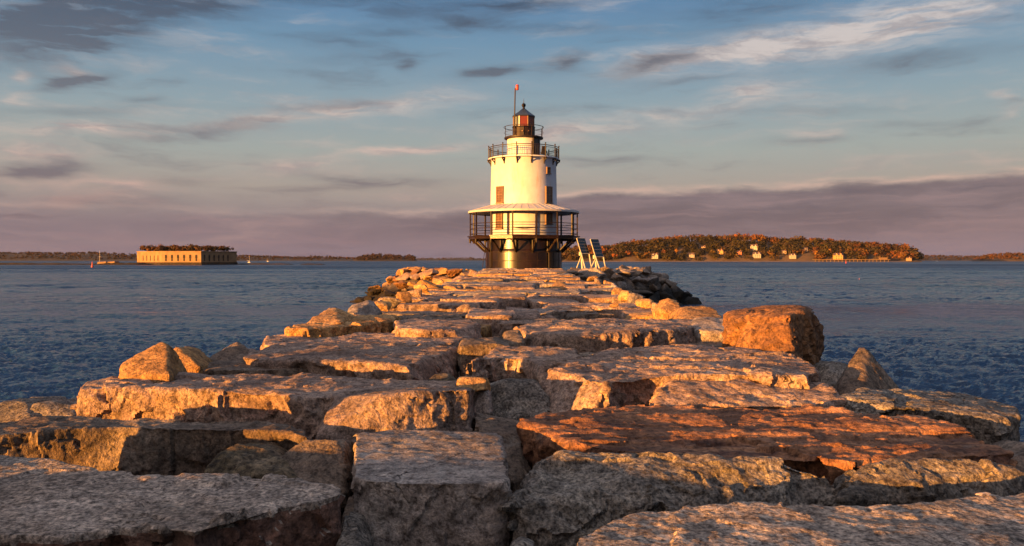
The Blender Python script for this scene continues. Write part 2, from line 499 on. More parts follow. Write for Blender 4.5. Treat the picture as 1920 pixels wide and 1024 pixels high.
def stone(pts_top=None, th=0.5, flare=0.05, lean=(0, 0), hull=None, name='granite_block', label=None, group=None, m='g', vox=None, chips=6,
          chip=0.06, amp=1.0, drill=None, strata=0.0, smooth=1, cat='stone', m2=None):
    """pts_top: outline of the top face (world points) extruded down by th; hull: points whose hull is the stone"""
    bm = bmesh.new()
    if hull is not None:
        for p in hull: bm.verts.new(p)
        r = bmesh.ops.convex_hull(bm, input=bm.verts)
        junk = [g for g in r['geom_interior'] if isinstance(g, bmesh.types.BMVert)]
        if junk: bmesh.ops.delete(bm, geom=junk, context='VERTS')
        pts = list(hull)
    else:
        cx = sum(p.x for p in pts_top) / len(pts_top)
        cy = sum(p.y for p in pts_top) / len(pts_top)
        t = [bm.verts.new(p) for p in pts_top]
        b = [bm.verts.new((cx + (p.x - cx) * (1 + flare) + lean[0], cy + (p.y - cy) * (1 + flare) + lean[1], p.z - th)) for p in pts_top]
        k = len(t)
        bm.faces.new(t)
        bm.faces.new(list(reversed(b)))
        for i in range(k): bm.faces.new((t[i], b[i], b[(i + 1) % k], t[(i + 1) % k]))
        bmesh.ops.triangulate(bm, faces=bm.faces)
        bmesh.ops.recalc_face_normals(bm, faces=bm.faces)
        pts = pts_top
    cen = Vector((0, 0, 0))
    for v in bm.verts: cen += v.co
    cen /= len(bm.verts)
    size = max((v.co - cen).length for v in bm.verts)
    ztop = max(v.co.z for v in bm.verts)
    rs = random.Random(len(PENDING) * 13 + 5)
    for _ in range(chips):
        bm.verts.ensure_lookup_table()
        cand = [v for v in bm.verts if v.co.z > cen.z - 0.02]
        if not cand: break
        v = rs.choice(cand)
        d = (v.co - cen).normalized()
        no = Vector((d.x + rs.uniform(-.5, .5), d.y + rs.uniform(-.5, .5), abs(d.z) + rs.uniform(.2, 1.1))).normalized()
        cut = rs.uniform(0.25, 1.0) * chip
        r = bmesh.ops.bisect_plane(bm, geom=bm.verts[:] + bm.edges[:] + bm.faces[:], plane_co=v.co - no * cut, plane_no=no, clear_outer=True)
        ed = [e for e in bm.edges if e.is_boundary]
        if ed: bmesh.ops.holes_fill(bm, edges=ed, sides=0)
    base = Vector((cen.x, cen.y, min(v.co.z for v in bm.verts)))
    for v in bm.verts: v.co -= base
    bmesh.ops.triangulate(bm, faces=bm.faces)
    bmesh.ops.recalc_face_normals(bm, faces=bm.faces)
    me = bpy.data.meshes.new(name)
    bm.to_mesh(me)
    bm.free()
    o = bpy.data.objects.new(name, me)
    COL.objects.link(o)
    o.location = base
    d = max(2.5, base.y - size)
    if vox is None: vox = min(0.055, max(0.010, 0.0031 * d))
    vox = min(vox, size / 5)
    md = o.modifiers.new('r', 'REMESH')
    md.mode = 'VOXEL'
    md.voxel_size = vox
    tag(o, label, cat, group)
    PENDING.append((o, m, vox, amp, drill, strata, smooth if vox < .03 or smooth > 2 else 0, size, m2))
    return o


def finish_stones():
    bpy.context.view_layer.update()
    dg = bpy.context.evaluated_depsgraph_get()
    for k, (o, m, vox, amp, drill, strata, smooth, size, m2) in enumerate(PENDING):
        me = bpy.data.meshes.new_from_object(o.evaluated_get(dg))
        old = o.data
        o.modifiers.clear()
        nv = len(me.vertices)
        co = np.empty(nv * 3, np.float32); me.vertices.foreach_get('co', co)
        co = co.reshape(-1, 3).astype(np.float64)
        ed = np.empty(len(me.edges) * 2, np.int32); me.edges.foreach_get('vertices', ed)
        ed = ed.reshape(-1, 2)
        i = np.concatenate([ed[:, 0], ed[:, 1]]); j = np.concatenate([ed[:, 1], ed[:, 0]])
        cnt = np.maximum(np.bincount(i, minlength=nv), 1)

        def relax(c, it, f=0.6):
            for _ in range(it):
                s = np.stack([np.bincount(i, weights=c[j, a], minlength=nv) for a in range(3)], 1) / cnt[:, None]
                c = c + f * (s - c)
            return c

        def normals(c):
            me.vertices.foreach_set('co', c.astype(np.float32).ravel())
            me.update()
            no = np.empty(nv * 3, np.float32)
            me.vertex_normals.foreach_get('vector', no)
            return no.reshape(-1, 3).astype(np.float64)

        co = relax(co, smooth)
        no = normals(co)
        r = np.random.default_rng(k * 7 + 1)
        off = r.uniform(-50, 50, 3)
        # broken facets: each cell of a cellular pattern sits on a plane of its own
        c1 = float(np.clip(size * 0.42, 0.14, 0.55))
        p = co + off
        up = np.clip(no[:, 2], 0, 1)
        side = 1 - up * 0.72                                  # the split tops are flatter than the broken sides
        q = p + 0.22 * c1 * np.stack([fbm(p / c1 * 1.7, 3 + a, 3) for a in range(3)], 1)
        h1, v1 = worley(q / c1, 7)
        h2, v2 = worley(q / (c1 * .36), 9)
        f1 = (h1[:, 0] * 0.015 + (v1 * h1[:, 1:4]).sum(1) * 0.045 * c1 / .35) * min(1, c1 / .3)
        f2 = (h2[:, 0] * 0.008 + (v2 * h2[:, 1:4]).sum(1) * 0.026 * c1 / .35) * min(1, c1 / .3)
        disp = f1 * side + f2 * (side * 0.9 + .05)
        disp = disp + 0.013 * fbm(p * 1.4, 40, 3) + 0.0065 * fbm(p * 5.0, 50, 3)
        disp = disp + 0.0085 * fbm(p * 15, 60, 4, 0.62) * (1.25 - .7 * up)
        if strata:
            sq = p.copy(); sq[:, 0] *= 0.28
            t = fbm(sq * 5.0, 80, 3)
            t = np.round(t * 2.2) / 2.2 * 0.8 + t * 0.2
            disp = disp + strata * t
        disp = disp * amp * min(1.0, 0.5 + size * 0.4)
        co = co + no * disp[:, None]
        if drill:                                             # half-round drill grooves left down the split face
            for (gx, gy, gr) in drill:
                dist = np.hypot(co[:, 0] - (gx - o.location.x), co[:, 1] - (gy - o.location.y))
                w = np.sqrt(np.clip(1 - (dist / gr) ** 2, 0, 1)) * np.clip(-no[:, 1] * 2 - .6, 0, 1)
                co[:, 1] += w * gr * 0.7
        if vox < .02: co = relax(co, 1, 0.15)
        me.vertices.foreach_set('co', co.astype(np.float32).ravel())
        me.update()
        me.shade_smooth()
        me.set_sharp_from_angle(angle=rad(30 if vox > .018 else 36))
        me.materials.clear()
        me.materials.append(MATS[m])
        if m2:                                                # the freshly broken face has a colour of its own
            me.materials.append(MATS[m2])
            pn = np.empty(len(me.polygons) * 3, np.float32); me.polygons.foreach_get('normal', pn)
            pc = np.empty(len(me.polygons) * 3, np.float32); me.polygons.foreach_get('center', pc)
            pn = pn.reshape(-1, 3); pc = pc.reshape(-1, 3)
            lim = co[:, 2].max() - .055 + .02 * fbm(pc.astype(np.float64) * 3, 3, 3)
            me.polygons.foreach_set('material_index', ((pn[:, 2] < .80) & (pc[:, 2] < lim)).astype(np.int32))
        o.data = me
        me.name = o.name
        bpy.data.meshes.remove(old)
    PENDING.clear()


def top(pts, z=0.0):
    return [G(p[0], p[1], p[2] if len(p) > 2 else z) for p in pts]


def hull(pts, back=0.4, down=0.5, bdrop=.04):
    """visible corners (u, v, depth) plus the hidden far side and underside"""
    a = [P(*p) for p in pts]
    zmin = min(p.z for p in a)
    h = list(a)
    for p in a:
        h.append(Vector((p.x, p.y + back, p.z - bdrop)))
        if p.z < zmin + 0.25:
            h.append(Vector((p.x, p.y, zmin - down)))
            h.append(Vector((p.x, p.y + back, zmin - down)))
    return h



# ================================================================== the breakwater, stones seen near by
def blk(label, pts, z=0.0, m='g', th=0.5, **k):
    return stone(pts_top=top(pts, z), th=th, m=m, label=label, **k)


def bld(label, pts, m='o', back=0.4, down=0.5, bdrop=.06, chips=1, chip=.035, **k):
    return stone(hull=hull(pts, back, down, bdrop), name='boulder', m=m, label=label, cat='boulder', chips=chips, chip=chip, **k)


# front row
blk('huge pale granite slab with a reddish broken front in the bottom left corner',
    [(-160, 1010), (0, 1002), (122, 1005), (221, 989), (300, 990), (365, 999), (417, 972), (482, 964), (536, 948), (590, 940), (640, 926), (642, 914), (560, 903), (500, 890), (350, 890),
     (180, 882), (90, 862), (0, 856), (-160, 850)], 0.0, 'l', .55, flare=.0, chips=0, amp=.7, m2='d')
blk('squared granite block with jagged drilled right edge at bottom centre',
    [(662, 892), (690, 900), (770, 905), (850, 907), (930, 906), (944, 903), (953, 897), (948, 889), (954, 880), (946, 872), (950, 860), (941, 852), (945, 840), (937, 832), (940, 820), (932, 811), (850, 809), (735, 804), (668, 815)], 0.0, 'g', .75,
    flare=.02, chips=0, amp=.5, drill=None)
blk('wide speckled granite slab filling the bottom right corner',
    [(1062, 1045), (1085, 1005), (1150, 972), (1200, 957), (1300, 951), (1450, 946), (1600, 947), (1750, 941), (1980, 918), (2100, 1060), (1600, 1085), (1200, 1080)], 0.0, 'l', .7, chips=0, amp=.6)
blk('long rust coloured slab with flaked streaked top across the right foreground',
    [(985, 800), (1018, 808), (1068, 832), (1180, 845), (1290, 850), (1335, 858), (1420, 858), (1500, 853), (1620, 866), (1700, 862), (1760, 852), (1870, 868), (1912, 868), (1906, 842), (1872, 820),
     (1800, 800), (1700, 786), (1540, 769), (1400, 765), (1200, 762), (1090, 762), (1035, 774), (980, 785)], 0.0, 'r', .30, flare=-.04, chips=2, chip=.05, amp=.9, strata=.022)
bld('coarse speckled boulder sloping under the rust coloured slab',
    [(955, 950, 3.2), (1010, 875, 3.62), (1050, 850, 3.66), (1125, 856, 3.62), (1230, 868, 3.5), (1335, 864, 3.48), (1400, 858, 3.46), (1470, 852, 3.47), (1550, 885, 3.4), (1605, 945, 3.3), (1100, 890, 3.45),
     (1010, 1010, 3.15), (1300, 990, 3.3)], 'c', back=.5, down=.3, bdrop=.35, chips=0, amp=1.5)
bld('coarse speckled boulder under the right end of the rust coloured slab',
    [(1575, 935, 3.2), (1612, 882, 3.4), (1680, 862, 3.45), (1800, 862, 3.45), (1900, 880, 3.4), (1960, 900, 3.4), (1940, 960, 3.3), (1650, 960, 3.3)], 'c', back=.45, down=.3, bdrop=.35, chips=0, amp=1.5)
bld('small rounded stone peeking over the bottom edge at centre', [(958, 1030, 2.6), (978, 1012, 2.65), (1003, 1022, 2.65)], 'c', back=.25, down=.25, chips=2)
bld('dark red stone wedged beyond the right end of the rust coloured slab', [(1880, 905, 3.75), (1890, 872, 3.8), (1935, 830, 4.0), (1990, 850, 3.9), (1985, 920, 3.7)], 'b', back=.4, down=.4)

# second row
blk('long brown block with orange lit left end, above the bottom left slab',
    [(-140, 828), (-40, 820), (60, 811), (140, 804), (221, 800), (300, 801), (380, 804), (500, 806), (545, 812), (575, 820), (572, 808), (540, 794), (380, 788), (250, 787), (143, 781), (60, 786), (0, 795), (-140, 800)],
    0.0, 'b', .62, flare=.05, chips=0, amp=.75)
bld('dark mossy stone with lit crown between brown block and triangular stone',
    [(378, 892, 3.75), (405, 850, 3.85), (436, 831, 3.95), (490, 834, 3.95), (540, 862, 3.85), (568, 900, 3.7)], 'm', back=.35, down=.3, chips=2, amp=1.3, smooth=3)
bld('triangular standing stone left of the squared centre block',
    [(528, 862, 3.9), (578, 822, 4.0), (626, 800, 4.05), (648, 828, 3.98), (660, 885, 3.9), (640, 930, 3.62), (575, 912, 3.68)], 'b', back=.3, down=.4, chips=2, amp=1.1)
bld('squarish block with sunlit drill scarred face behind the squared centre block',
    [(592, 818, 4.35), (628, 744, 4.75), (684, 737, 4.72), (722, 742, 4.42), (731, 805, 4.36), (668, 830, 4.30), (788, 733, 4.48), (880, 730, 4.62), (884, 735, 4.64), (878, 812, 4.6)], 'p', back=.45, down=.4, chips=2, amp=.9,
    drill=[(P(x, 770, 4.47).x, P(x, 770, 4.47 + (x - 722) * .0009).y, .035) for x in (768, 790, 812, 838)])
blk('very long pale block with orange lit left face, left of centre',
    [(148, 730), (214, 727), (271, 729), (373, 731), (450, 736), (502, 738), (545, 746), (640, 744), (720, 742), (800, 735), (858, 728), (855, 717), (800, 713), (700, 708), (600, 704),
     (500, 701), (350, 702), (250, 704), (160, 711)], 0.06, 'p', .55, flare=.03, chips=0, amp=1.0)
bld('small orange lit stone on the right end of the very long pale block', [(855, 729, 5.1), (857, 708, 5.2), (872, 706, 5.25), (910, 707, 5.23), (915, 729, 5.15)], 'o', back=.25, down=.02, chips=2)
bld('grey block end under the small orange lit stone', [(888, 775, 5.15), (888, 732, 5.25), (915, 728, 5.2), (922, 770, 5.1)], 'g', back=.45, down=.4)
bld('round grey granite boulder in the gap right of the small orange lit stone', [(905, 775, 5.3), (915, 722, 5.45), (950, 713, 5.5), (1005, 716, 5.5), (1030, 745, 5.4), (1030, 778, 5.25)], 'c', back=.5, down=.4, chips=2, smooth=5)
bld('upright brown stone wedged between squared centre block and rust slab',
    [(886, 778, 4.65), (930, 770, 4.75), (984, 772, 4.75), (985, 800, 4.5), (996, 890, 4.2), (965, 910, 4.0), (900, 830, 4.4)], 'b', back=.4, down=.5, chips=3)

# third row
blk('broad block with drill grooves in its front, near the middle of the crest',
    [(866, 684), (880, 676), (930, 668), (985, 670), (1018, 684), (1060, 680), (1087, 668), (1075, 650), (1060, 640), (1000, 637), (930, 651)], 0.15, 'p', .5, chips=3,
    drill=[(G(x, y, .15).x, G(x, y, .15).y, .045) for x, y in ((900, 672), (962, 669), (1000, 676))])
blk('large pinkish slab with lit right edge, below the great orange boulder',
    [(1018, 700), (1040, 716), (1075, 722), (1130, 716), (1200, 706), (1300, 701), (1420, 702), (1500, 705), (1530, 700), (1526, 684), (1480, 664), (1400, 648), (1300, 646), (1180, 650), (1085, 670), (1030, 686)],
    0.13, 'p', .5, chips=2, amp=1.1)
blk('pale grey slab with dark blotch behind the long rust coloured slab',
    [(1122, 745, .03), (1165, 758, .01), (1260, 761, .0), (1400, 761, .0), (1540, 756, .0), (1592, 746, .02), (1545, 718, .06), (1450, 707, .1), (1320, 706, .1), (1220, 716, .09), (1165, 728, .06)], 0.05, 'p', .5, chips=2, amp=1.1)
blk('thick rounded speckled block with sunlit band at the right edge',
    [(1538, 753, .02), (1640, 757, .02), (1760, 768, .02), (1870, 785, .0), (1915, 775, .0), (1895, 748, .0), (1822, 736, .0), (1700, 728, .02), (1612, 728, .02)], 0.02, 'c', .5, flare=.12, chips=3, smooth=6, amp=1.1)
bld('pyramid shaped stone pointing up by the right edge', [(1565, 738, 5.7), (1612, 648, 6.1), (1628, 655, 6.1), (1690, 730, 6.0), (1618, 735, 5.6)], 'b', back=.45, down=.3, bdrop=.42, chips=0, amp=.55)
bld('rounded grey boulder behind the pyramid shaped stone', [(1540, 725, 6.5), (1550, 685, 6.7), (1580, 676, 6.8), (1612, 690, 6.8), (1615, 730, 6.4)], 'c', back=.5, down=.4, smooth=5)
bld('great orange boulder standing on edge at the right of the crest',
    [(1380, 655, 7.1), (1380, 588, 7.25), (1392, 578, 7.3), (1440, 572, 7.35), (1465, 571, 7.3), (1520, 577, 7.25), (1478, 590, 6.78), (1440, 668, 6.72), (1480, 672, 6.65), (1530, 592, 7.45), (1542, 640, 7.5), (1540, 705, 7.3)],
    'f', back=.5, down=.15, chips=3, amp=1.25, drill=[(P(x, 600, d).x, P(x, 600, d).y, .05) for x, d in ((1410, 7.12), (1444, 6.95))])
blk('long shaded slab in the hollow left of the great orange boulder', [(1085, 664), (1180, 668), (1300, 655), (1380, 648), (1372, 622), (1300, 628), (1150, 640), (1060, 642)], -0.02, 'b', .4, chips=2)
blk('long slab with crisp sunlit front edge right of the middle', [(968, 612), (985, 622), (1040, 626), (1100, 628), (1180, 622), (1260, 618), (1310, 610), (1296, 600), (1180, 597), (1060, 597), (985, 600)], 0.15, 'p', .32, chips=2)
bld('grey boulder beneath the orange boulder left of the great one', [(1295, 608, 9.2), (1320, 594, 9.6), (1375, 598, 9.6), (1388, 625, 8.8), (1310, 618, 8.9)], 'g', back=.6, down=.3)
bld('sunlit orange boulder lying left of the great orange boulder', [(1272, 597, 10.4), (1278, 576, 10.9), (1330, 573, 11.0), (1345, 580, 10.8), (1362, 601, 10.4), (1300, 600, 10.2)], 'o', back=.7, down=.3)
bld('rounded yellow boulder poking up beside the dark seaweed slope', [(1236, 582, 12.0), (1252, 559, 12.4), (1268, 564, 12.4), (1284, 586, 12.0)], 'o', back=.6, down=.4)
bld('small mossy stone in the dark gap near the drill grooved block', [(798, 714, 5.6), (812, 700, 5.8), (840, 697, 5.8), (856, 714, 5.6)], 'm', back=.3, down=.3, smooth=4)
# left side, third row
bld('peaked orange boulder standing on the left edge of the crest',
    [(222, 706, 5.6), (225, 680, 5.75), (262, 661, 5.9), (302, 638, 6.0), (318, 645, 5.95), (316, 702, 5.5), (352, 698, 6.1), (336, 668, 6.2)], 'o', back=.30, down=.25, bdrop=.3, chips=0, amp=.7)
bld('smaller orange boulder tucked behind the peaked orange boulder', [(316, 690, 6.4), (322, 648, 6.6), (340, 652, 6.6), (376, 688, 6.4)], 'o', back=.4, down=.3, chips=2)
bld('dark low boulder with lit tip at the left water edge', [(372, 684, 6.9), (400, 664, 7.1), (445, 641, 7.3), (466, 655, 7.2), (462, 682, 6.9)], 'b', back=.5, down=.4)
blk('low dark slab with thin lit front edge behind the very long pale block', [(345, 691), (425, 692), (560, 692), (680, 694), (762, 693), (760, 682), (600, 678), (450, 677), (352, 681)], 0.02, 'b', .4, chips=2)
blk('wide mottled slab with deep dark right end, left of the drill grooved block',
    [(455, 671), (560, 677), (640, 680), (740, 684), (790, 690), (838, 676), (853, 660), (848, 648), (700, 641), (560, 644), (468, 655)], 0.08, 'p', .55, chips=2, flare=.0)
blk('slab with rounded sunlit left end reaching the left water edge', [(494, 646), (560, 648), (640, 646), (760, 646), (858, 642), (882, 632), (872, 624), (700, 624), (560, 626), (500, 630)], 0.06, 'p', .4, chips=2)
bld('low lit stone sunk in the middle of the crest', [(862, 650, 7.0), (866, 636, 7.4), (945, 628, 7.6), (956, 640, 7.1)], 'b', back=.4, down=.3)
bld('small tilted boulder in the gap at the middle of the crest', [(940, 646, 7.3), (946, 622, 7.7), (972, 616, 7.8), (982, 640, 7.3)], 'b', back=.35, down=.3)
blk('orange fronted beam stone with dark square right end on the left side',
    [(527, 622), (560, 618), (630, 613), (727, 603), (740, 594), (730, 589), (640, 591), (600, 600), (540, 612)], 0.15, 'o', .36, chips=2)
bld('slanting orange slab tipped up on the left edge', [(560, 622, 9.0), (585, 596, 9.6), (618, 575, 10.2), (632, 577, 10.2), (655, 590, 10.0), (640, 606, 9.3)], 'o', back=.4, down=.3, chips=2)
bld('squarish grey boulder perched on the left edge against the water', [(653, 588, 11.0), (656, 573, 11.3), (692, 561, 11.6), (700, 574, 11.0), (698, 590, 10.8), (708, 583, 11.4)], 'g', back=.4, down=.3, chips=1)
blk('long slab with lit edge left of the middle', [(742, 616), (800, 619), (880, 616), (898, 606), (880, 598), (780, 598), (742, 602)], 0.15, 'p', .34, chips=2)
blk('short block with bright face beside a dark hole at mid crest', [(872, 591), (960, 590), (968, 582), (950, 578), (880, 579)], 0.15, 'p', .34, chips=2)
# low stones beyond the left end
bld('low rounded stone at the left picture edge', [(-30, 795, 5.7), (-20, 752, 5.9), (40, 752, 5.9), (48, 792, 5.6)], 'c', back=.6, down=.4, smooth=4)
bld('low speckled stone between picture edge and the very long pale block', [(45, 792, 5.75), (60, 756, 5.9), (110, 751, 6.0), (140, 760, 5.95), (142, 785, 5.8)], 'c', back=.6, down=.4, smooth=4)
# fillers seen in the gaps
bld('brown stone deep in the gap left of the squared centre block', [(640, 960, 3.3), (655, 930, 3.5), (675, 950, 3.4), (672, 1010, 3.2)], 'b', back=.3, down=.4)
bld('dark speckled stone in the gap at bottom centre left', [(630, 1024, 2.9), (640, 968, 3.1), (668, 975, 3.1), (676, 1030, 2.9)], 'c', back=.3, down=.4)
# unseen blocks added round the camera, most placed to throw the foreground shadows
for (x, y, sx, sy, z, lab) in [(-2.45, 1.35, 1.7, .9, .145, 'pale unseen block added to cast shadow, just outside the left of the picture'), (-3.4, .1, 1.4, 1.0, .19, 'tall unseen block added to cast shadow, behind the camera on the left'),
                               (-1.5, .1, 1.5, .9, .165, 'low unseen block added to cast shadow, beside the camera'), (-2.6, -1.3, 1.6, 1.0, .21, 'high unseen block added to cast shadow, behind the camera'), (-4.6, -2.2, 1.8, 1.2, .30, 'tilted unseen block added to cast shadow, on the edge behind the camera'),
                               (-2.68, 3.42, .46, .38, .42, 'squat unseen block added to cast shadow, on the left edge just outside the picture'), (-2.9, 2.2, .9, .7, .06, 'low unseen block added to cast shadow, under the squat block on the left edge'),
                               (.9, .4, 1.6, 1.0, -.08, 'flat block under the camera')]:
    stone(pts_top=[Vector((x - sx / 2, y - sy / 2, z - .03)), Vector((x + sx / 2, y - sy / 2 + .06, z)), Vector((x + sx / 2 - .05, y + sy / 2, z + .02)), Vector((x - sx / 2 + .08, y + sy / 2 - .05, z))],
          th=.8, m='g', label=lab, vox=.04, chips=1, amp=.6)

# ================================================================== the rest of the crest: rows of blocks up to the lighthouse
AX = 1.17 / 80
row = 0
y = 10.0
while y < 73:
    dep = random.uniform(.62, 1.0) * (1 + y / 120)
    half = 2.65 + max(0, (y - 40)) * 0.028
    x = -half + random.uniform(-.25, .15)
    while x < half - .3:
        w = random.choice([random.uniform(.7, 1.3), random.uniform(1.3, 2.6), random.uniform(2.0, 3.4)])
        if x + w > half: w = max(.55, half - x + random.uniform(-.1, .3))
        cxx = x + w / 2
        skip = (y < 11.2 and cxx < -1.2)
        if not skip:
            z = random.gauss(.06, .065) - .03 * abs(cxx) / half
            tl = random.gauss(0, .03); tx = random.gauss(0, .025)
            g = random.uniform(.04, .09)
            j = lambda a: random.uniform(-a, a)
            x0, x1, y0, y1 = x + g, x + w - g, y + g, y + dep - g * .5
            q = [(x0 + j(.06), y0 + j(.10)), ((x0 + x1) / 2 + j(.2), y0 + j(.09)), (x1 + j(.06), y0 + j(.10)), (x1 + j(.08), y1 + j(.06)), ((x0 + x1) / 2, y1 + j(.06)), (x0 + j(.08), y1 + j(.06))]
            pts = [Vector((a + AX * y, b, z + tl * (b - y) / dep + tx * (a - cxx) / w * 2 + j(.012))) for a, b in q]
            zone = 'near' if y < 22 else ('mid' if y < 42 else 'far')
            lab = {'near': 'flat granite block in the nearer narrow rows just beyond the broad foreground slabs',
                   'mid': 'flat granite block half way along the crest toward the lighthouse',
                   'far': 'flat granite block of the farthest crest rows just before the lighthouse'}[zone]
            stone(pts_top=pts, th=random.uniform(.3, .42), flare=.0, m=random.choice('ppggopb'), label=lab, group={'near': 'blocks where the rows begin to narrow', 'mid': 'blocks half way along the crest', 'far': 'blocks just before the lighthouse'}[zone],
                  chips=3, chip=.09, smooth=1)
        x += w
    y += dep
    row += 1

# loose stones lying on the crest and tipped along its edges
bld('rounded stone lying alone on the crest before the lighthouse', [(1030, 542, 24), (1042, 527, 24.6), (1056, 528, 24.6), (1070, 542, 24)], 'o', back=.6, down=.1, vox=.06)
for (u, v, d, s, mm) in [(716, 574, 12.5, .30, 'o'), (735, 568, 13.5, .34, 'g'), (752, 560, 15, .36, 'o'), (772, 552, 17, .42, 'p'), (790, 546, 19, .45, 'o'), (806, 538, 22, .5, 'o'), (820, 531, 26, .5, 'o'),
                         (845, 540, 22, .35, 'o'), (1222, 576, 13, .34, 'p'), (1206, 570, 14.2, .36, 'o'), (1188, 562, 15.5, .45, 'g'), (1170, 556, 17, .40, 'o'), (1160, 549, 19, .38, 'o'), (1152, 541, 22, .5, 'g'),
                         (1140, 534, 26, .45, 'o'), (1128, 528, 30, .5, 'p'), (1112, 522, 36, .5, 'o'), (1150, 573, 14, .22, 'o')]:
    c0 = P(u, v, d)
    s *= .62
    pts = [c0 + Vector((random.uniform(-1, 1) * s, random.uniform(-.8, .8) * s, random.uniform(-.8, .9) * s * .8)) for _ in range(11)]
    stone(hull=pts, name='boulder', m=mm, label='loose angular stone tipped along the edge of the crest', group='loose stones along the edges of the crest', cat='boulder', chips=1, vox=min(.06, .006 * d))

# ================================================================== rubble mound round the lighthouse
LX, LY = 1.17, 80.0
MC = Vector((1.2, 76.0, 0))
RT, RB = 11.6, 16.6


def mound_z(x, y):
    r = math.hypot(x - MC.x, (y - MC.y) * 0.92)
    if r < RT: return -.05
    return -.05 - (r - RT) * 0.74


def crest_z(x, y):
    h = abs(x - AX * y)
    half = 2.75 + max(0, y - 40) * 0.028
    if y > 74: return -9
    return -.42 if h < half - .35 else -.42 - (h - half + .35) * 0.62


gx = np.arange(-24, 26.1, .27); gy = np.arange(-10, 104, .27)
X, Y = np.meshgrid(gx, gy, indexing='ij')
Z = np.array([[max(mound_z(a, b) - .35, crest_z(a, b), -5.0) for b in gy] for a in gx])
pp = np.stack([X.ravel(), Y.ravel(), Z.ravel()], 1)
hh, vv_ = worley(pp * [.85, .85, .3] + .3 * np.stack([fbm(pp * 1.2, a, 2) for a in range(3)], 1), 3)
Z = Z + (0.12 * fbm(pp * 1.1, 5, 3) + .22 * hh[:, 0] + .22 * (vv_ * hh[:, 1:4]).sum(1) - .12).reshape(Z.shape)
bm = bmesh.new()
vs = [[bm.verts.new((X[i, k], Y[i, k], Z[i, k])) for k in range(len(gy))] for i in range(len(gx))]
for i in range(len(gx) - 1):
    for k in range(len(gy) - 1):
        if max(Z[i, k], Z[i + 1, k], Z[i, k + 1], Z[i + 1, k + 1]) > -4.6:
            bm.faces.new((vs[i][k], vs[i + 1][k], vs[i + 1][k + 1], vs[i][k + 1]))
for v in [v for v in bm.verts if not v.link_faces]: bm.verts.remove(v)
me = bpy.data.meshes.new('terrain')
bm.to_mesh(me); bm.free()
M_BED = granite('rubble_bed', (.03, .025, .02), (.07, .055, .045), (.13, .10, .08), .5, 30)
me.materials.append(M_BED)
o = bpy.data.objects.new('terrain', me)
COL.objects.link(o)
tag(o, 'dark rubble bed under the breakwater blocks', 'ground', kind='structure')

placed = []
tries = 0
while len(placed) < 175 and tries < 12000:
    tries += 1
    a = random.uniform(-math.pi, math.pi)
    r = random.uniform(9.0, 16.2)
    x = MC.x + r * math.sin(a); yy = MC.y - r * math.cos(a) / .92
    if math.cos(a) < -.25: continue
    z = mound_z(x, yy)
    if z < -3.6: continue
    if abs(x - AX * yy) < 2.9 + max(0, yy - 40) * .028: continue
    s = random.uniform(.5, 1.0) if x < MC.x else random.uniform(.65, 1.35)
    if any((x - q[0]) ** 2 + (yy - q[1]) ** 2 + (z - q[2]) ** 2 < (0.55 * (s + q[3])) ** 2 for q in placed): continue
    placed.append((x, yy, z, s))
    pts = []
    for _ in range(8):
        d = Vector((random.gauss(0, 1), random.gauss(0, 1), random.gauss(0, 1))).normalized()
        pts.append(Vector((x + d.x * s * 1.1, yy + d.y * s, z + d.z * s * .60 - .22 * s)))
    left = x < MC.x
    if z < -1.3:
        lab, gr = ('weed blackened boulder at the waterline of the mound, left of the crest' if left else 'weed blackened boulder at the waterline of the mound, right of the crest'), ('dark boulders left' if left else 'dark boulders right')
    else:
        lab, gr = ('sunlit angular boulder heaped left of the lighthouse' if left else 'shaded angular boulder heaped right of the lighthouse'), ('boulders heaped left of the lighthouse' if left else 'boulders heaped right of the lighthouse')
    stone(hull=pts, name='boulder', m=random.choice('ofoop' if left else 'bbgb'), label=lab, group=gr, cat='boulder', chips=1, chip=.15, vox=.06, smooth=1)  # warm tones left, darker right: sunny and shaded side put into the colour
# a few boulders at the foot of the near crest sides
for side in (-1, 1):
    yy = 6.0
    while yy < 58:
        s = random.uniform(.45, .8)
        h = random.uniform(3.3, 4.6) + max(0, yy - 40) * .028
        x = AX * yy + side * h
        z = crest_z(x, yy) + .05
        pts = []
        for _ in range(10):
            d = Vector((random.gauss(0, 1), random.gauss(0, 1), random.gauss(0, 1))).normalized()
            pts.append(Vector((x + d.x * s, yy + d.y * s, z + d.z * s * .6)))
        stone(hull=pts, name='boulder', m=random.choice('gpbc'), label='boulder on the %s flank of the breakwater, half hidden below the crest' % ('left' if side < 0 else 'right'), group='boulders on the %s flank' % ('left' if side < 0 else 'right'),
              cat='boulder', chips=1, chip=.12, vox=.05 if yy < 25 else .08, smooth=1)
        yy += random.uniform(1.6, 3.2)
finish_stones()

# ================================================================== water
M_WATER = bpy.data.materials.new('sea_water')
M_WATER.use_nodes = True
t = NT(M_WATER.node_tree)
b = t.n['Principled BSDF']
b.inputs['Base Color'].default_value = (0.009, 0.029, 0.062, 1)
b.inputs['IOR'].default_value = 1.333
b.inputs['Specular Tint'].default_value = (.48, .70, 1.0, 1)
co = t.node('ShaderNodeTexCoord').outputs['Object']
gy = t.node('ShaderNodeSeparateXYZ')
t.put(gy.inputs[0], co)
patch = t.noise(t.mapping(co, scale=(.0035, .022, 1)), 1.0, 5, .65)
t.put(b.inputs['Roughness'], t.math('MULTIPLY', t.rng(gy.outputs[1], 90, 460, .12, .46), t.rng(patch, .36, .64, 1.25, .55)))
r1 = t.noise(t.mapping(co, rot=(0, 0, .12), scale=(1.1, 2.6, 1)), 1.0, 4, .6)
bp = t.node('ShaderNodeBump')
bp.inputs['Distance'].default_value = .30
t.put(bp.inputs['Strength'], t.rng(patch, .40, .60, .5, 1.0))
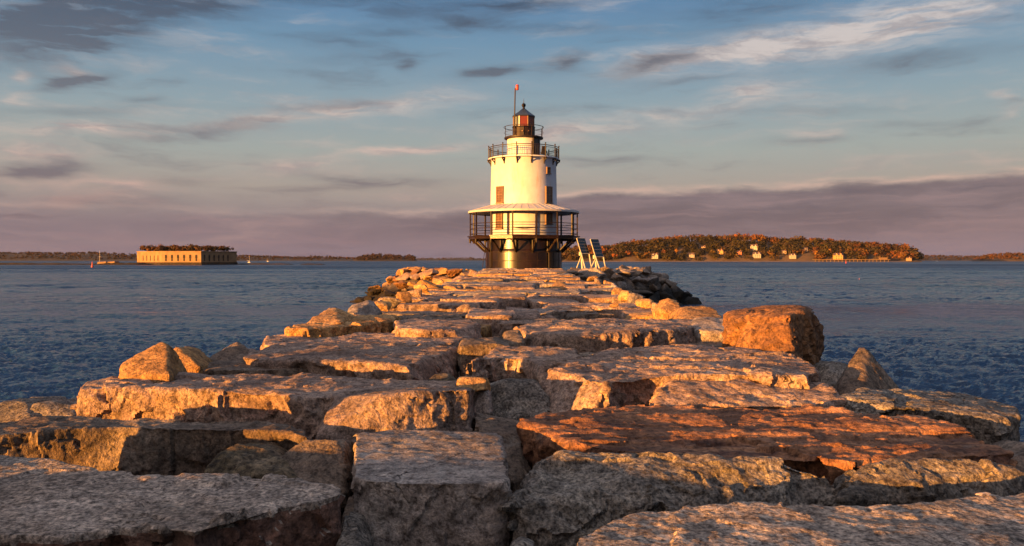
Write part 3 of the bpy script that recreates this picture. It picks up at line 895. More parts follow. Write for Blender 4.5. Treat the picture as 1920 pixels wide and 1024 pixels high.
r2 = t.noise(t.mapping(co, rot=(0, 0, .05), scale=(.10, .13, 1)), 1.0, 5, .72)
far = t.rng(gy.outputs[1], 25, 95)
t.put(bp.inputs['Height'], t.math('ADD', r1, t.math('MULTIPLY', t.math('MULTIPLY', r2, far), t.rng(patch, .36, .62, 1.0, 4.2))))
t.l.new(bp.outputs[0], b.inputs['Normal'])
ys = [11.0]
while ys[-1] < 520: ys.append(ys[-1] * 1.0048)
ys = np.array(ys)
us_ = np.linspace(-.86, .86, 640)
YY = np.repeat(ys[:, None], len(us_), 1)
XX = YY * us_[None, :]
dy = YY * .0048
q = np.stack([XX.ravel(), YY.ravel(), 0 * XX.ravel()], 1)
gust = np.clip(.72 + .85 * fbm(q * [.008, .035, 0], 77, 3), .12, 1.5)
hw = np.zeros(len(q))
for k, (lam, slope) in enumerate([(.42, .24), (.7, .22), (1.2, .15), (2.1, .09), (4.2, .06), (9, .03)]):
    c_, s_ = math.cos(.25 - .13 * k), math.sin(.25 - .13 * k)
    wq = q + lam * 1.3 * np.stack([fbm(q / (lam * 3.1), 200 + k, 2), fbm(q / (lam * 2.3), 230 + k, 2), 0 * q[:, 0]], 1)
    xr = (wq[:, 0] * c_ + wq[:, 1] * s_) / (lam * 1.9); yr = (-wq[:, 0] * s_ + wq[:, 1] * c_) / lam
    w = vnoise(np.stack([xr, yr, 0 * xr + 3.3 * k], 1) * 2.0, 31 + k)
    w = 1 - 2 * np.abs(w) if k < 4 else w                     # sharp crested wavelets
    fade = np.clip(lam / (1.4 * dy.ravel()) - .35, 0, 1)
    hw += w * slope * lam * .26 * fade * (gust if k < 4 else 1) * (np.clip(q[:, 1] / 55, .7, 2.2) if k > 2 else 1)
hw *= np.clip((520 - q[:, 1]) / 150, 0, 1)
nr, nc = XX.shape
idx = np.arange(nr * nc).reshape(nr, nc)
fq = np.stack([idx[:-1, :-1], idx[:-1, 1:], idx[1:, 1:], idx[1:, :-1]], -1).reshape(-1, 4)
V = np.concatenate([np.stack([q[:, 0], q[:, 1], hw], 1), [(-9000, -400, -.35), (9000, -400, -.35), (9000, 12000, -.35), (-9000, 12000, -.35)]])
fq = np.concatenate([fq, [[nr * nc, nr * nc + 1, nr * nc + 2, nr * nc + 3]]]).astype(np.int32)
me = bpy.data.meshes.new('sea')
me.vertices.add(len(V)); me.vertices.foreach_set('co', V.astype(np.float32).ravel())
me.loops.add(fq.size); me.loops.foreach_set('vertex_index', fq.ravel())
me.polygons.add(len(fq)); me.polygons.foreach_set('loop_start', np.arange(0, fq.size, 4, dtype=np.int32))
me.update(calc_edges=True)
me.shade_smooth()
me.materials.append(M_WATER)
o = bpy.data.objects.new('sea', me)
o.location = (0, 0, -3.1)
COL.objects.link(o)
tag(o, 'rippled dark blue sea', 'water', kind='structure')

# ================================================================== lighthouse
PX = 18.75
R_ = lambda px: px / PX
Zv = lambda v: .9 - (v - 487) / PX
M_WHITE = mat('white_paint', (.50, .51, .56), .55, var=.07, vscale=1.2, bump=.25, bscale=6, stain=(.42, .24, .12), stain_amt=.45, stain_map=(2.2, 2.2, .4))
M_ROOFW = mat('white_roof_paint', (.42, .40, .40), .5, var=.1, vscale=2)
M_IRON = mat('black_iron', (.018, .011, .009), .5, spec=.25, var=.4, vscale=2, stain=(.06, .022, .010), stain_amt=.6, stain_map=(3, 3, 1.2))
M_CAIS = mat('caisson_paint', (.010, .005, .0035), .29, spec=.42, var=.5, vscale=.9, bump=.02, bscale=3.0, stain=(.06, .025, .014), stain_amt=.5, stain_map=(1.2, 1.2, .4))
M_DOOR = mat('dark_door', (.03, .022, .018), .5)
M_SASH = mat('brown_sash', (.16, .09, .05), .6, var=.2)
M_PANE = mat('brown_pane', (.10, .055, .032), .35, var=.3, vscale=4)
M_REDL = mat('red_lamp', (.45, .03, .02), .35)
M_CURT = mat('white_blind', (.75, .68, .62), .7)
M_POLE = mat('grey_pole', (.035, .026, .022), .6, spec=.2)
M_SLATE = mat('dark_roof', (.014, .018, .026), .35, var=.2)


def glassmat(name, col, alpha_mix):
    m = bpy.data.materials.new(name)
    m.use_nodes = True
    q = NT(m.node_tree)
    pr = q.n['Principled BSDF']
    pr.inputs['Base Color'].default_value = (*col, 1)
    pr.inputs['Roughness'].default_value = .08
    tr = q.node('ShaderNodeBsdfTransparent')
    tr.inputs[0].default_value = (*[min(1, x * 2.0 + .1) for x in col], 1) if alpha_mix > .3 else (.92, .95, .96, 1)
    mx = q.node('ShaderNodeMixShader')
    mx.inputs[0].default_value = alpha_mix
    q.l.new(tr.outputs[0], mx.inputs[1]); q.l.new(pr.outputs[0], mx.inputs[2])
    q.l.new(mx.outputs[0], q.n['Material Output'].inputs[0])
    return m


M_GLASS = glassmat('clear_glass', (.6, .65, .68), .12)
M_REDG = glassmat('red_glass', (.20, .045, .03), .6)

LH = empty('lighthouse', (LX, LY, 0), 'stout white lighthouse on a black iron caisson at the end of the breakwater', 'lighthouse')
cai = MB().lathe([(R_(71), -2.5), (R_(71), Zv(472)), (R_(71), Zv(471.2)), (R_(69), Zv(468)), (R_(69), Zv(467)), (R_(69), Zv(446))], 96).build('caisson', M_CAIS, LH, smooth='auto')
for v in (473, 489):
    MB().ring(R_(71.3) if v > 471 else R_(69), Zv(v), .035, 72).build('plate_seam', M_IRON, cai)
mb = MB()
for k in range(24):
    a = 2 * math.pi * (k + .3) / 24
    mb.box((R_(71) * math.sin(a), -R_(71) * math.cos(a), Zv(487)), (.05, .05, 1.7), a)
mb.build('plate_seam', M_IRON, cai)
N15 = [rad(-12 + 24 * k) for k in range(15)]
deck = MB().lathe([(R_(99), Zv(449.5)), (R_(103), Zv(449.5)), (R_(103), Zv(445.2)), (R_(105.5), Zv(445.2)), (R_(105.5), Zv(443.4)), (R_(60), Zv(443.4)), (R_(60), Zv(446)), (R_(99), Zv(446))], 15, cap=False, off=.5).build('gallery_deck', M_IRON, LH)
# smooth paint on the deck edge plates
deck.data.materials[0] = mat('deck_iron', (.018, .010, .008), .30, spec=.12, var=.4, vscale=2)


def polar(r, a, z): return Vector((R_(r) * math.sin(a), -R_(r) * math.cos(a), Zv(z)))


for a in N15:
    m = MB()
    m.box((0, 0, 0), (.13, .13, Zv(400) - Zv(444)), a, Matrix.Translation(polar(100, a, 422)))
    m.build('gallery_post', M_IRON, LH)
    m = MB()
    prev = None
    for k in range(9):
        f = k / 8
        p = polar(71.5 + 29.5 * f, a, 473 - 23 * math.sin(f * math.pi / 2) ** 1.0 * (0.55 + .45 * f) - 1 * f)
        if prev is not None: m.tube(prev, p, .10, seg=6)
        prev = p
    m.tube(polar(71, a, 450), polar(101, a, 450.8), .09, seg=6)
    m.tube(polar(72, a, 474), polar(72, a, 450), .08, seg=6)
    m.tube(polar(100.5, a, 449), polar(100.5, a, 456.5), .14, .07)
    m.build('bracket', M_IRON, LH)
for v in (421, 430, 439.5):
    m = MB()
    for a, b2 in zip(N15, N15[1:] + N15[:1]): m.tube(polar(100.5, a, v), polar(100.5, b2, v), .032)
    m.build('gallery_rail', M_IRON, LH)
rf = MB().lathe([(R_(100), Zv(400.6)), (R_(104), Zv(401)), (R_(104), Zv(397.6)), (R_(61), Zv(385.5)), (R_(61), Zv(388))], 60, cap=False, off=.5).build('gallery_roof', M_ROOFW, LH)
MB().lathe([(R_(103.2), Zv(400.3)), (R_(61.5), Zv(390)), (R_(61.5), Zv(391)), (R_(103.2), Zv(401.2))], 60, cap=False).build('ceiling_lining', M_ROOFW, rf)
m = MB()
for k in range(45):
    a = 2 * math.pi * (k + .5) / 45
    m.tube(polar(62, a, 385.6), polar(104, a, 397.4), .022, seg=5)
m.build('roof_seam', M_ROOFW, rf)
MB().lathe([(R_(62.6), Zv(446)), (R_(62.2), Zv(390)), (R_(60.6), Zv(303)), (R_(61.5), Zv(301.5))], 96).build('tower_wall', M_WHITE, LH, smooth='auto')


def window(px, v0, v1, wpx, r, rows=3):
    a = math.asin((px - 982) / r)
    w = R_(wpx); h = Zv(v0) - Zv(v1)
    M = Matrix.Rotation(a, 4, 'Z') @ Matrix.Translation((0, -R_(r), (Zv(v0) + Zv(v1)) / 2))
    m = MB()
    for s in (-1, 1):
        m.box((s * (w / 2), -.0, 0), (.09, .26, h + .09), 0, M)
        m.box((0, 0, s * h / 2), (w, .24, .09), 0, M)
    m.box((0, -.04, -h / 2 - .07), (w + .22, .30, .07), 0, M)
    f = m.build('window', M_SASH, LH)
    m = MB()
    m.box((0, -.055, 0), (w - .06, .04, h - .04), 0, M)
    m.build('pane', M_PANE, f)
    m = MB()
    m.box((0, -.085, 0), (.04, .05, h - .05), 0, M)
    for k in range(1, rows * 2): m.box((0, -.087, -h / 2 + h * k / (rows * 2)), (w - .07, .045, .03 if k != rows else .07), 0, M)
    m.build('glazing_bar', M_SASH, f)


window(938.6, 354.5, 383, 15.5, 62)
window(1026.5, 354.5, 383, 15.5, 62)
window(937.8, 402.5, 429.5, 15.5, 62.5)
window(1026.3, 402.5, 421.5, 15.5, 62.5)
window(1025.5, 319.5, 329.5, 8, 61, 1)

# upper gallery
MB().lathe([(R_(58), Zv(303.5)), (R_(64), Zv(301)), (R_(66.2), Zv(301)), (R_(66.2), Zv(299)), (R_(30), Zv(299))], 60, cap=False).build('upper_gallery', M_WHITE, LH, smooth='auto')
for a in N15:
    m = MB()
    m.box((0, 0, 0), (.11, .55, .12), a, Matrix.Translation(polar(63, a, 302.6)))
    m.tube(polar(61.5, a, 313), polar(61.5, a, 302), .06)
    m.tube(polar(61.5, a, 310), polar(67, a, 303.5), .055)
    m.tube(polar(67, a, 301), polar(67, a, 306), .075, .04)
    m.build('upper_bracket', M_IRON, LH)
    MB().tube(polar(65.6, a, 300), polar(65.6, a, 276.5), .05).sphere(polar(65.6, a, 276.3), .075, 8).build('railing_post', M_IRON, LH)
MB().ring(R_(65.6), Zv(279.5), .04, 60).build('upper_rail', M_IRON, LH)
for v in (282.5, 297.5): MB().ring(R_(65.6), Zv(v), .022, 60).build('upper_rail', M_IRON, LH)
m = MB()
for k in range(15 * 8):
    a = N15[0] + 2 * math.pi * k / 120
    if k % 8: m.tube(polar(65.6, a, 297.5), polar(65.6, a, 282.5), .013, seg=5)
m.build('baluster', M_IRON, LH)

wr = MB().lathe([(R_(31.3), Zv(299)), (R_(30.8), Zv(261))], 72).build('watch_room', M_WHITE, LH, smooth='auto')
a = math.asin((1005 - 983) / 31)
M = Matrix.Rotation(a, 4, 'Z') @ Matrix.Translation((0, -R_(31), (Zv(299) + Zv(265)) / 2))
d = MB().box((0, .02, 0), (R_(13.5), .22, Zv(265) - Zv(299)), 0, M).build('door', M_DOOR, LH)
m = MB()
for s in (-1, 1): m.box((s * R_(7.2), .0, 0), (.1, .26, Zv(265) - Zv(299)), 0, M)
m.box((0, 0, (Zv(265) - Zv(299)) / 2 + .04), (R_(15.6), .26, .1), 0, M)
m.build('door_frame', M_IRON, d)
MB().sphere(M @ Vector((-.24, -.13, -.1)), .04, 8).build('handle', M_POLE, d)
MB().lathe([(R_(30), Zv(263.5)), (R_(36.4), Zv(261.5)), (R_(36.4), Zv(259)), (R_(18), Zv(259))], 48, cap=False).build('lantern_gallery', M_IRON, LH, smooth='auto')
MB().ring(R_(37), Zv(240), .03, 48).ring(R_(37), Zv(250), .014, 48).build('lantern_rail', M_IRON, LH)
for k in range(8):
    a = rad(22 + 45 * k + 46)
    MB().tube(polar(36.5, a, 260), polar(37, a, 240), .03).build('lantern_rail_post', M_IRON, LH)
lw = MB().lathe([(R_(21), Zv(259.5)), (R_(21), Zv(240.5)), (R_(21.6), Zv(240.5)), (R_(21.6), Zv(239.4)), (R_(19), Zv(239.4))], 16, cap=False).build('lantern_wall', M_IRON, LH)
MB().tube(polar(20.5, rad(-8), 249.5), polar(22.3, rad(-8), 249.5), .08).tube(polar(20.5, rad(24), 249), polar(22.3, rad(24), 249), .05).build('vent', M_SASH, lw)
A8 = [rad(-69 + 45 * k) for k in range(8)]
for k, a in enumerate(A8):
    MB().tube(polar(20.6, a, 240), polar(20.6, a, 220.5), .055).build('lantern_mullion', M_SASH if k != 1 else M_CURT, LH)
for k in range(8):
    a, b2 = A8[k], A8[(k + 1) % 8]
    q = [polar(20.3, a, 239.6), polar(20.3, b2, 239.6), polar(20.3, b2, 221), polar(20.3, a, 221)]
    cc = (q[0] + q[1] + q[2] + q[3]) / 4
    inn = Vector((-cc.x, -cc.y, 0)).normalized() * .015
    MB().prism([p + inn for p in q], q).build('lantern_pane', M_GLASS if k in (0, 4, 3) else M_REDG, LH)
m = MB()
for k in (2, 1):
    a = (A8[k] + A8[k + 1]) / 2 + (.18 if k == 2 else -.34)
    m.box(polar(17.5, a, 230.5), (.16 if k == 2 else .22, .02, .98), a)
m.build('blind', M_CURT, LH)
MB().lathe([(R_(4), Zv(239)), (R_(4), Zv(236)), (R_(5.5), Zv(234)), (R_(5.5), Zv(227)), (R_(3), Zv(225))], 20).build('lamp', M_REDL, LH, smooth='auto')
lr = MB().lathe([(R_(20), Zv(221)), (R_(22.6), Zv(221.4)), (R_(22.6), Zv(219.8)), (R_(11), Zv(211.5)), (R_(4), Zv(205.5)), (R_(1.6), Zv(205))], 8, off=21 / 45 + .0).build('lantern_roof', M_SLATE, LH)
MB().lathe([(R_(2.6), Zv(206)), (R_(2.1), Zv(202)), (R_(1.7), Zv(201.5))], 16).sphere((0, 0, Zv(198.5)), R_(4), 16).tube((0, 0, Zv(195)), (0, 0, Zv(185.5)), .035, .008).build('finial', M_IRON, lr, smooth='auto')
mast = MB().tube((R_(964 - 982), -1.0, Zv(262)), (R_(966 - 982), -1.0, Zv(170.5)), .062).tube((R_(966 - 982), -1.0, Zv(172)), (R_(969.5 - 982), -1.0, Zv(171)), .06).box((R_(963 - 982), -.7, Zv(241)), (.2, .6, .12)).build('signal_mast', M_POLE, LH)
MB().lathe([(.11, -.25), (.15, -.2), (.15, .18), (.17, .2), (.12, .27)], 14).build('signal_lamp', M_REDL, mast, loc=(R_(969.8 - 982), -1.0, Zv(169.5)), smooth='auto')
eb = MB().box((0, 0, 0), (.52, .08, .84), rad(38), Matrix.Translation(polar(47, rad(50), 287)) @ Matrix.Rotation(.12, 4, 'Y')).build('equipment_box', M_DOOR, LH)
MB().tube(polar(52, rad(44), 280), polar(60, rad(47), 298), .05).build('equipment_strut', M_IRON, LH)
# cable looping down the left side, hose slung on the rail, ladder on the caisson
pts = []
for k in range(13):
    f = k / 12
    pts.append(polar(72 + 2 * math.sin(f * 3.0) + 6 * f ** 2, rad(-78), 458 + 44 * f))
MB().path(pts, .03).build('cable', M_IRON, LH)
pts = [polar(101.5, rad(-11 + 23 * k / 10), 430 + 1.8 * math.sin(math.pi * k / 10)) for k in range(11)]
MB().path(pts, .05).build('hose', M_IRON, LH)
m = MB()
for s in (-1.6, 1.6): m.tube(polar(72.5, rad(-58 + s), 503), polar(73, rad(-58 + s), 446), .035)
for k in range(14): m.tube(polar(72.7, rad(-59.6), 500 - 3.8 * k), polar(72.7, rad(-56.4), 500 - 3.8 * k), .022)
m.build('ladder', M_IRON, LH)
MB().tube(polar(72.6, rad(38), 503), polar(72.6, rad(38), 447), .05).build('conduit', M_POLE, LH)
MB().tube(polar(63.6, rad(-26), 443), polar(63.6, rad(-26), 402), .045).build('drain_pipe', M_POLE, LH)

# solar panels
M_CELL = bpy.data.materials.new('solar_cell')
M_CELL.use_nodes = True
t = NT(M_CELL.node_tree)
t.n['Principled BSDF'].inputs['Base Color'].default_value = (.006, .016, .035, 1)
t.n['Principled BSDF'].inputs['Roughness'].default_value = .12
M_ALU = mat('white_frame', (.42, .39, .35), .5)
for (u, v, hh, lab) in [(1093.5, 461, 1.62, 'tall dark solar panel on white legs, beside the lighthouse deck'), (1119.5, 465, 1.86, 'longer solar panel standing on white legs, farther from the lighthouse')]:
    c0 = P(u, v, 77.0)
    nrm = Vector((.50, -.75, .42)).normalized()
    hz = (Vector((0, 0, 1)) - nrm * nrm.z).normalized()
    wx = hz.cross(nrm).normalized()
    Mx = Matrix((wx, hz, nrm)).transposed().to_4x4()
    sp = empty('solar_panel', (c0.x, c0.y, .0), lab, 'solar panel', 'solar panels beside the lighthouse')
    T = Matrix.Translation((0, 0, c0.z)) @ Mx
    w = .92
    MB().box((0, 0, 0), (w, hh, .05), 0, T).build('panel_glass', M_CELL, sp)
    m = MB()
    for s in (-1, 1):
        m.box((s * (w / 2 + .015), 0, -.07), (.03, hh + .06, .08), 0, T)
        m.box((0, s * (hh / 2 + .015), -.02), (w, .03, .1), 0, T)
    for k in range(1, 5): m.box((0, -hh / 2 + hh * k / 5, .027), (w, .008, .006), 0, T)
    m.build('frame', M_ALU, sp)
    for s in (-1, 1):
        a = T @ Vector((s * (w / 2 + .04), -hh / 2 + .1, -.03))
        foot = Vector((a.x + (.42 if s < 0 else .22), a.y - .1, 0.0))
        MB().tube(a, foot, .062).build('leg', M_ALU, sp)
    back = T @ Vector((-.3, -hh * .2, -.12))
    MB().tube(back, Vector((back.x + .15, back.y + .1, 0)), .09).build('leg', M_ALU, sp)
    MB().tube(T @ Vector((-.35, -hh / 2, -.1)), Vector((back.x - .42, back.y + .3, 0)), .045).build('brace', M_ALU, sp)
    MB().box((back.x - .02, back.y - .12, c0.z - hh * .47), (.3, .22, .36), .6).build('battery_box', M_ALU, sp)

# ================================================================== the fort
M_FORT = mat('fort_granite', (.215, .125, .058), .8, var=.22, vscale=.25, bump=.4, bscale=1.2, stain=(.16, .10, .06), stain_amt=.4, stain_map=(.2, .2, .06))
M_SLOT = mat('dark_opening', (.012, .010, .009), .9)
M_DARKROCK = granite('weedy_ledge', (.004, .0035, .003), (.010, .008, .006), (.018, .014, .010), .3, 2.0, weed=False)
fk = lambda u, Yd: P(u, 490, Yd)
Zf = lambda v, Yd: P(960, v, Yd).z
FD = 668.0
zt, zb = Zf(472, FD), Zf(494, FD)
corners = [(257, 692), (303, 668), (377, 663), (444, 700), (405, 745), (300, 748)]
cp = [Vector((P(u, 490, d).x, d, 0)) for u, d in corners]
cen = sum(cp, Vector()) / 6
fort = empty('fort', (cen.x, cen.y, -3.1), 'low six sided granite fort on its own ledge in the harbour', 'fort')
rel = lambda p, z: Vector((p.x - cen.x, p.y - cen.y, z + 3.1))
body = MB().prism([rel(p, -3.3) for p in cp], [rel(p, zt) for p in cp]).build('wall', M_FORT, fort)
MB().prism([rel(cen + (p - cen) * 1.012, zt - .1) for p in cp], [rel(cen + (p - cen) * 1.012, zt + .5) for p in cp]).build('parapet', M_FORT, fort)
MB().prism([rel(cen + (p - cen) * 1.03, -3.4) for p in cp], [rel(cen + (p - cen) * 1.012, -1.3) for p in cp]).build('foundation', M_DARKROCK, fort)
for k, (nwin, kind) in enumerate([(5, 'slit'), (6, 'arch'), (6, 'arch')]):
    a, b2 = cp[k], cp[k + 1]
    dirn = (b2 - a).normalized()
    nor = Vector((dirn.y, -dirn.x, 0))
    f0, f1 = ((.26, .86) if kind == 'slit' else (.11, .88)) if k < 2 else (.09, .74)
    for i in range(nwin):
        p = a.lerp(b2, f0 + (f1 - f0) * i / (nwin - 1))
        ang = math.atan2(dirn.y, dirn.x)
        Mx = Matrix.Translation(rel(p, 0)) @ Matrix.Rotation(ang, 4, 'Z')
        w = .75 if kind == 'slit' else 1.35
        H = zt - zb
        m = MB()
        z0, z1 = zb + H * .22, zb + H * .68
        if kind == 'slit':
            m.box((0, 0, (z0 + z1) / 2), (w, .5, z1 - z0), 0, Mx)
        else:
            m.box((0, 0, zb + H * .30), (w * .85, .5, H * .2), 0, Mx)
            m.box((0, 0, zb + H * .55), (w * 1.25, .5, H * .22), 0, Mx)
            m.tube(Mx @ Vector((0, -.26, zb + H * .66)), Mx @ Vector((0, .2, zb + H * .66)), w * .62, seg=12)
            m.box((0, 0, zb + H * .43), (w * .5, .5, H * .12), 0, Mx)
        m.build('gun_port', M_SLOT, fort)


def leafmat(name, rough=.9):
    m = bpy.data.materials.new(name)
    m.use_nodes = True
    q = NT(m.node_tree)
    at = q.node('ShaderNodeAttribute', attribute_name='tint')
    q.put(q.n['Principled BSDF'].inputs['Base Color'], at.outputs['Color'])
    q.n['Principled BSDF'].inputs['Roughness'].default_value = rough
    q.n['Principled BSDF'].inputs['Specular IOR Level'].default_value = .1
    return m


M_LEAF = leafmat('leaves')
AUT = [(.022, .018, .010), (.030, .024, .012), (.045, .034, .014), (.050, .030, .015), (.070, .042, .015), (.085, .034, .014), (.105, .050, .016), (.13, .045, .015), (.16, .062, .017)]


def crowns(name, trees, parent=None, leaf=.22, nleaf=70, loc=(0, 0, 0)):
    """trees: (x, y, z base, height, radius, colour) -> crowns of many small leaf clumps, one mesh"""
    V, Fc, C = [], [], []
    for (x, y, z, h, r, col) in trees:
        lob = [(random.gauss(0, .42) * r, random.gauss(0, .42) * r, h * random.uniform(.42, .82), r * random.uniform(.42, .7)) for _ in range(5)] + [(0, 0, h * .62, r * .75)]
        for k in range(nleaf):
            lx, ly, lz, lr = random.choice(lob)
            d = Vector((random.gauss(0, 1), random.gauss(0, 1), random.gauss(0, 1))).normalized() * lr * random.uniform(.72, 1.05)
            c0 = Vector((x + lx + d.x, y + ly + d.y, z + min(lz + d.z * .8, h * 1.05)))
            s = leaf * r * random.uniform(.6, 1.3)
            u = (d.normalized() + Vector((random.gauss(0, .5), random.gauss(0, .5), random.gauss(0, .5)))).normalized().orthogonal().normalized()
            w = u.cross(d.normalized()).normalized()
            i0 = len(V)
            V += [c0 + u * s, c0 + w * s * .8, c0 - u * s, c0 - w * s * .8]
            Fc.append((i0, i0 + 1, i0 + 2, i0 + 3))
            q = random.uniform(.75, 1.25)
            C.append((col[0] * q, col[1] * q, col[2] * q, 1))
    me = bpy.data.meshes.new(name)
    me.from_pydata(V, [], Fc)
    at = me.color_attributes.new('tint', 'FLOAT_COLOR', 'CORNER')
    at.data.foreach_set('color', np.repeat(np.array(C, np.float32), 4, 0).ravel())
    me.materials.append(M_LEAF)
    o = bpy.data.objects.new(name, me)
    COL.objects.link(o)
    o.location = loc
    if parent: o.parent = parent
    return o


bush = []
for _ in range(260):
    w = [random.random() ** .5 for _ in range(6)]
    k = random.randrange(6)
    p = cen + (cp[k].lerp(cp[(k + 1) % 6], random.random()) - cen) * random.uniform(.25, .97)
    bush.append((p.x, p.y, zt - .3, random.uniform(4.0, 6.6) * (1.25 if random.random() < .12 else 1), random.uniform(1.8, 3.0), random.choice([(.06, .034, .018), (.045, .03, .017), (.075, .04, .018), (.09, .04, .016)])))
tag(crowns('shrubbery', bush, nleaf=60, leaf=.24), 'brown autumn scrub growing over the roof of the granite fort', 'scrub', kind='stuff')

# ledges and ruined quay by the fort
def ledge(u0, u1, Yd, hgt, dep, label):
    a, b2 = P(u0, 495, Yd).x, P(u1, 495, Yd).x
    N = max(8, int((b2 - a) / 3))
    m = MB()
    pts = []
    for i in range(N + 1):
        f = i / N
        e = math.sin(math.pi * min(1, max(0, f))) ** .35
        pts.append((a + (b2 - a) * f, hgt * e * random.uniform(.6, 1.1)))
    for (x0, h0), (x1, h1) in zip(pts, pts[1:]):
        m.prism([(x0, Yd, -3.3), (x1, Yd, -3.3), (x1, Yd + dep, -3.3), (x0, Yd + dep, -3.3)], [(x0, Yd + 1, -3.1 + h0), (x1, Yd + 1, -3.1 + h1), (x1, Yd + dep - 1, -3.1 + h1 * .9), (x0, Yd + dep - 1, -3.1 + h0 * .9)])
    bmesh.ops.remove_doubles(m.bm, verts=m.bm.verts, dist=.001)
    ff = [f for f in m.bm.faces if abs(f.normal.x) > .999 and all(len(e.link_faces) > 2 for e in f.edges)]
    return tag(m.build('ledge', M_DARKROCK), label, 'rocks', kind='structure')


ledge(-260, 182, 668, 1.35, 14, 'long dark tidal ledge left of the granite fort')
ledge(178, 262, 664, 1.6, 16, 'dark ledge under the ruined quay')
ledge(440, 545, 690, .9, 10, 'low dark ledge right of the granite fort')
ledge(562, 606, 676, .7, 8, 'small dark reef right of the fort')
qy = empty('quay', (P(198, 490, 666).x, 666, -3.1), 'broken sunlit stone quay on the ledge left of the fort', 'quay')
for u0, u1, v in ((182, 199, 490.3), (201, 215, 490.0)):
    x0, x1 = P(u0, 490, 666).x - qy.location.x, P(u1, 490, 666).x - qy.location.x
    hh = Zf(v, 666) + 3.1
    MB().prism([(x0, 0, 0), (x1, 0, 0), (x1, 8, 0), (x0, 8, 0)], [(x0 + .2, .2, hh * .85), (x1 - .3, .2, hh), (x1 - .3, 8, hh), (x0 + .2, 8, hh * .9)]).build('wall_stump', M_FORT, qy)
pl = empty('flagpole', (P(187, 490, 669).x, 669, -3.1), 'thin pale mast standing on the ruined quay', 'mast')
MB().tube((0, 0, 0), (0, 0, Zf(470, 669) + 3.1), .16, .10).build('pole', M_ALU, pl)
MB().tube((-.9, 0, 6.5), (.9, 0, 6.5), .07).build('crossbar', M_ALU, pl)

# ================================================================== buoys
M_BUOY = mat('buoy_red', (.42, .04, .03), .5)
M_BUOYO = mat('buoy_orange', (.70, .16, .04), .5)


def buoy(u, v, h, label, mm):
    p = G(u, v, -3.1)
    e = empty('buoy', p, label, 'buoy')
    MB().lathe([(h * .16, -.3), (h * .20, .0), (h * .20, h * .22), (h * .14, h * .28)], 16).build('float', mm, e)
    MB().lathe([(h * .12, h * .28), (h * .06, h * .85), (h * .07, h * .86), (h * .07, h), (.02, h * 1.04)], 12).build('tower', mm, e)


buoy(173, 501.5, 2.9, 'red channel buoy floating in front of the ruined quay', M_BUOY)
buoy(1586, 493.6, 3.0, 'small red buoy off the wooded island', M_BUOY)
buoy(1611, 524.5, .28, 'tiny orange lobster buoy in the open water at right', M_BUOYO)

# ================================================================== islands and far shores
M_SOIL = mat('island_ground', (.07, .042, .022), .95, var=.4, vscale=.02)
M_BEACH = mat('beach_shingle', (.17, .115, .085), .9, var=.3, vscale=.05)
M_FAR = mat('far_woods', (.013, .009, .010), .95, var=.45, vscale=.012)


def hill(name, label, prof, Yd, dep, m=None, kind='structure', step=6.0, rough=.0):
    """prof: (u, v of the skyline) at distance Yd; a long rounded hill of depth dep"""
    us = np.array([p[0] for p in prof], float); vs_ = np.array([p[1] for p in prof], float)
    xs = np.arange(P(us[0], 487, Yd).x, P(us[-1], 487, Yd).x, step)
    uu = 960 + F * xs / Yd
    top_z = np.array([P(960, v, Yd + dep / 2).z for v in np.interp(uu, us, vs_)])
    ny = 14
    V, Fc = [], []
    for i, x in enumerate(xs):
        for k in range(ny + 1):
            f = k / ny
            s = math.sin(math.pi * f) ** .8
            V.append((x * (1 + f * dep / Yd), Yd + dep * f, -3.4 + max(.0, (top_z[i] + 3.4)) * s))
    V = np.array(V)
    if rough:
        V[:, 2] += rough * np.maximum(0, fbm(V * [.03, .03, .0], 9, 4) + .3) * np.clip((V[:, 2] + 3) / 10, 0, 1)
    for i in range(len(xs) - 1):
        for k in range(ny):
            a = i * (ny + 1) + k
            Fc.append((a, a + 1, a + ny + 2, a + ny + 1))
    me = bpy.data.meshes.new(name)
    me.from_pydata(V.tolist(), [], Fc)
    me.update()
    me.materials.append(m or M_SOIL)
    o = bpy.data.objects.new(name, me)
    COL.objects.link(o)
    tag(o, label, 'hill', kind=kind)
    return xs, Yd, dep, top_z


def wood(label, hl, dens, hgt, lo=.06, hi=.6, cols=AUT, nleaf=46, keep=None, leaf=.26):
    xs, Yd, dep, tz = hl
    tr = []
    L = xs[-1] - xs[0]
    for _ in range(int(L * dens)):
        f = random.uniform(lo, hi)
        x = random.uniform(xs[0], xs[-1])
        s = math.sin(math.pi * f) ** .8
        zt_ = np.interp(x, xs, tz)
        z = -3.4 + max(0, zt_ + 3.4) * s
        if zt_ < .5 or z < -1.5: continue
        X, Yq = x * (1 + f * dep / Yd), Yd + dep * f
        if keep and not keep(X, Yq, f): continue
        h = hgt * random.uniform(.7, 1.2) * min(1.0, .35 + (zt_ + 3) / 14)
        zone = float(fbm(np.array([[X * .012, Yq * .02, hgt]]), 21, 2)[0])
        cc = cols[int(np.clip((zone * .55 + .5 + random.gauss(0, .16)) * len(cols), 0, len(cols) - 1))]
        tr.append((X, Yq, z - .2 * h, h * (1 + .3 * zone), h * random.uniform(.32, .66), cc))
    tag(crowns('woods', tr, nleaf=nleaf, leaf=leaf), label, 'woods', kind='stuff')


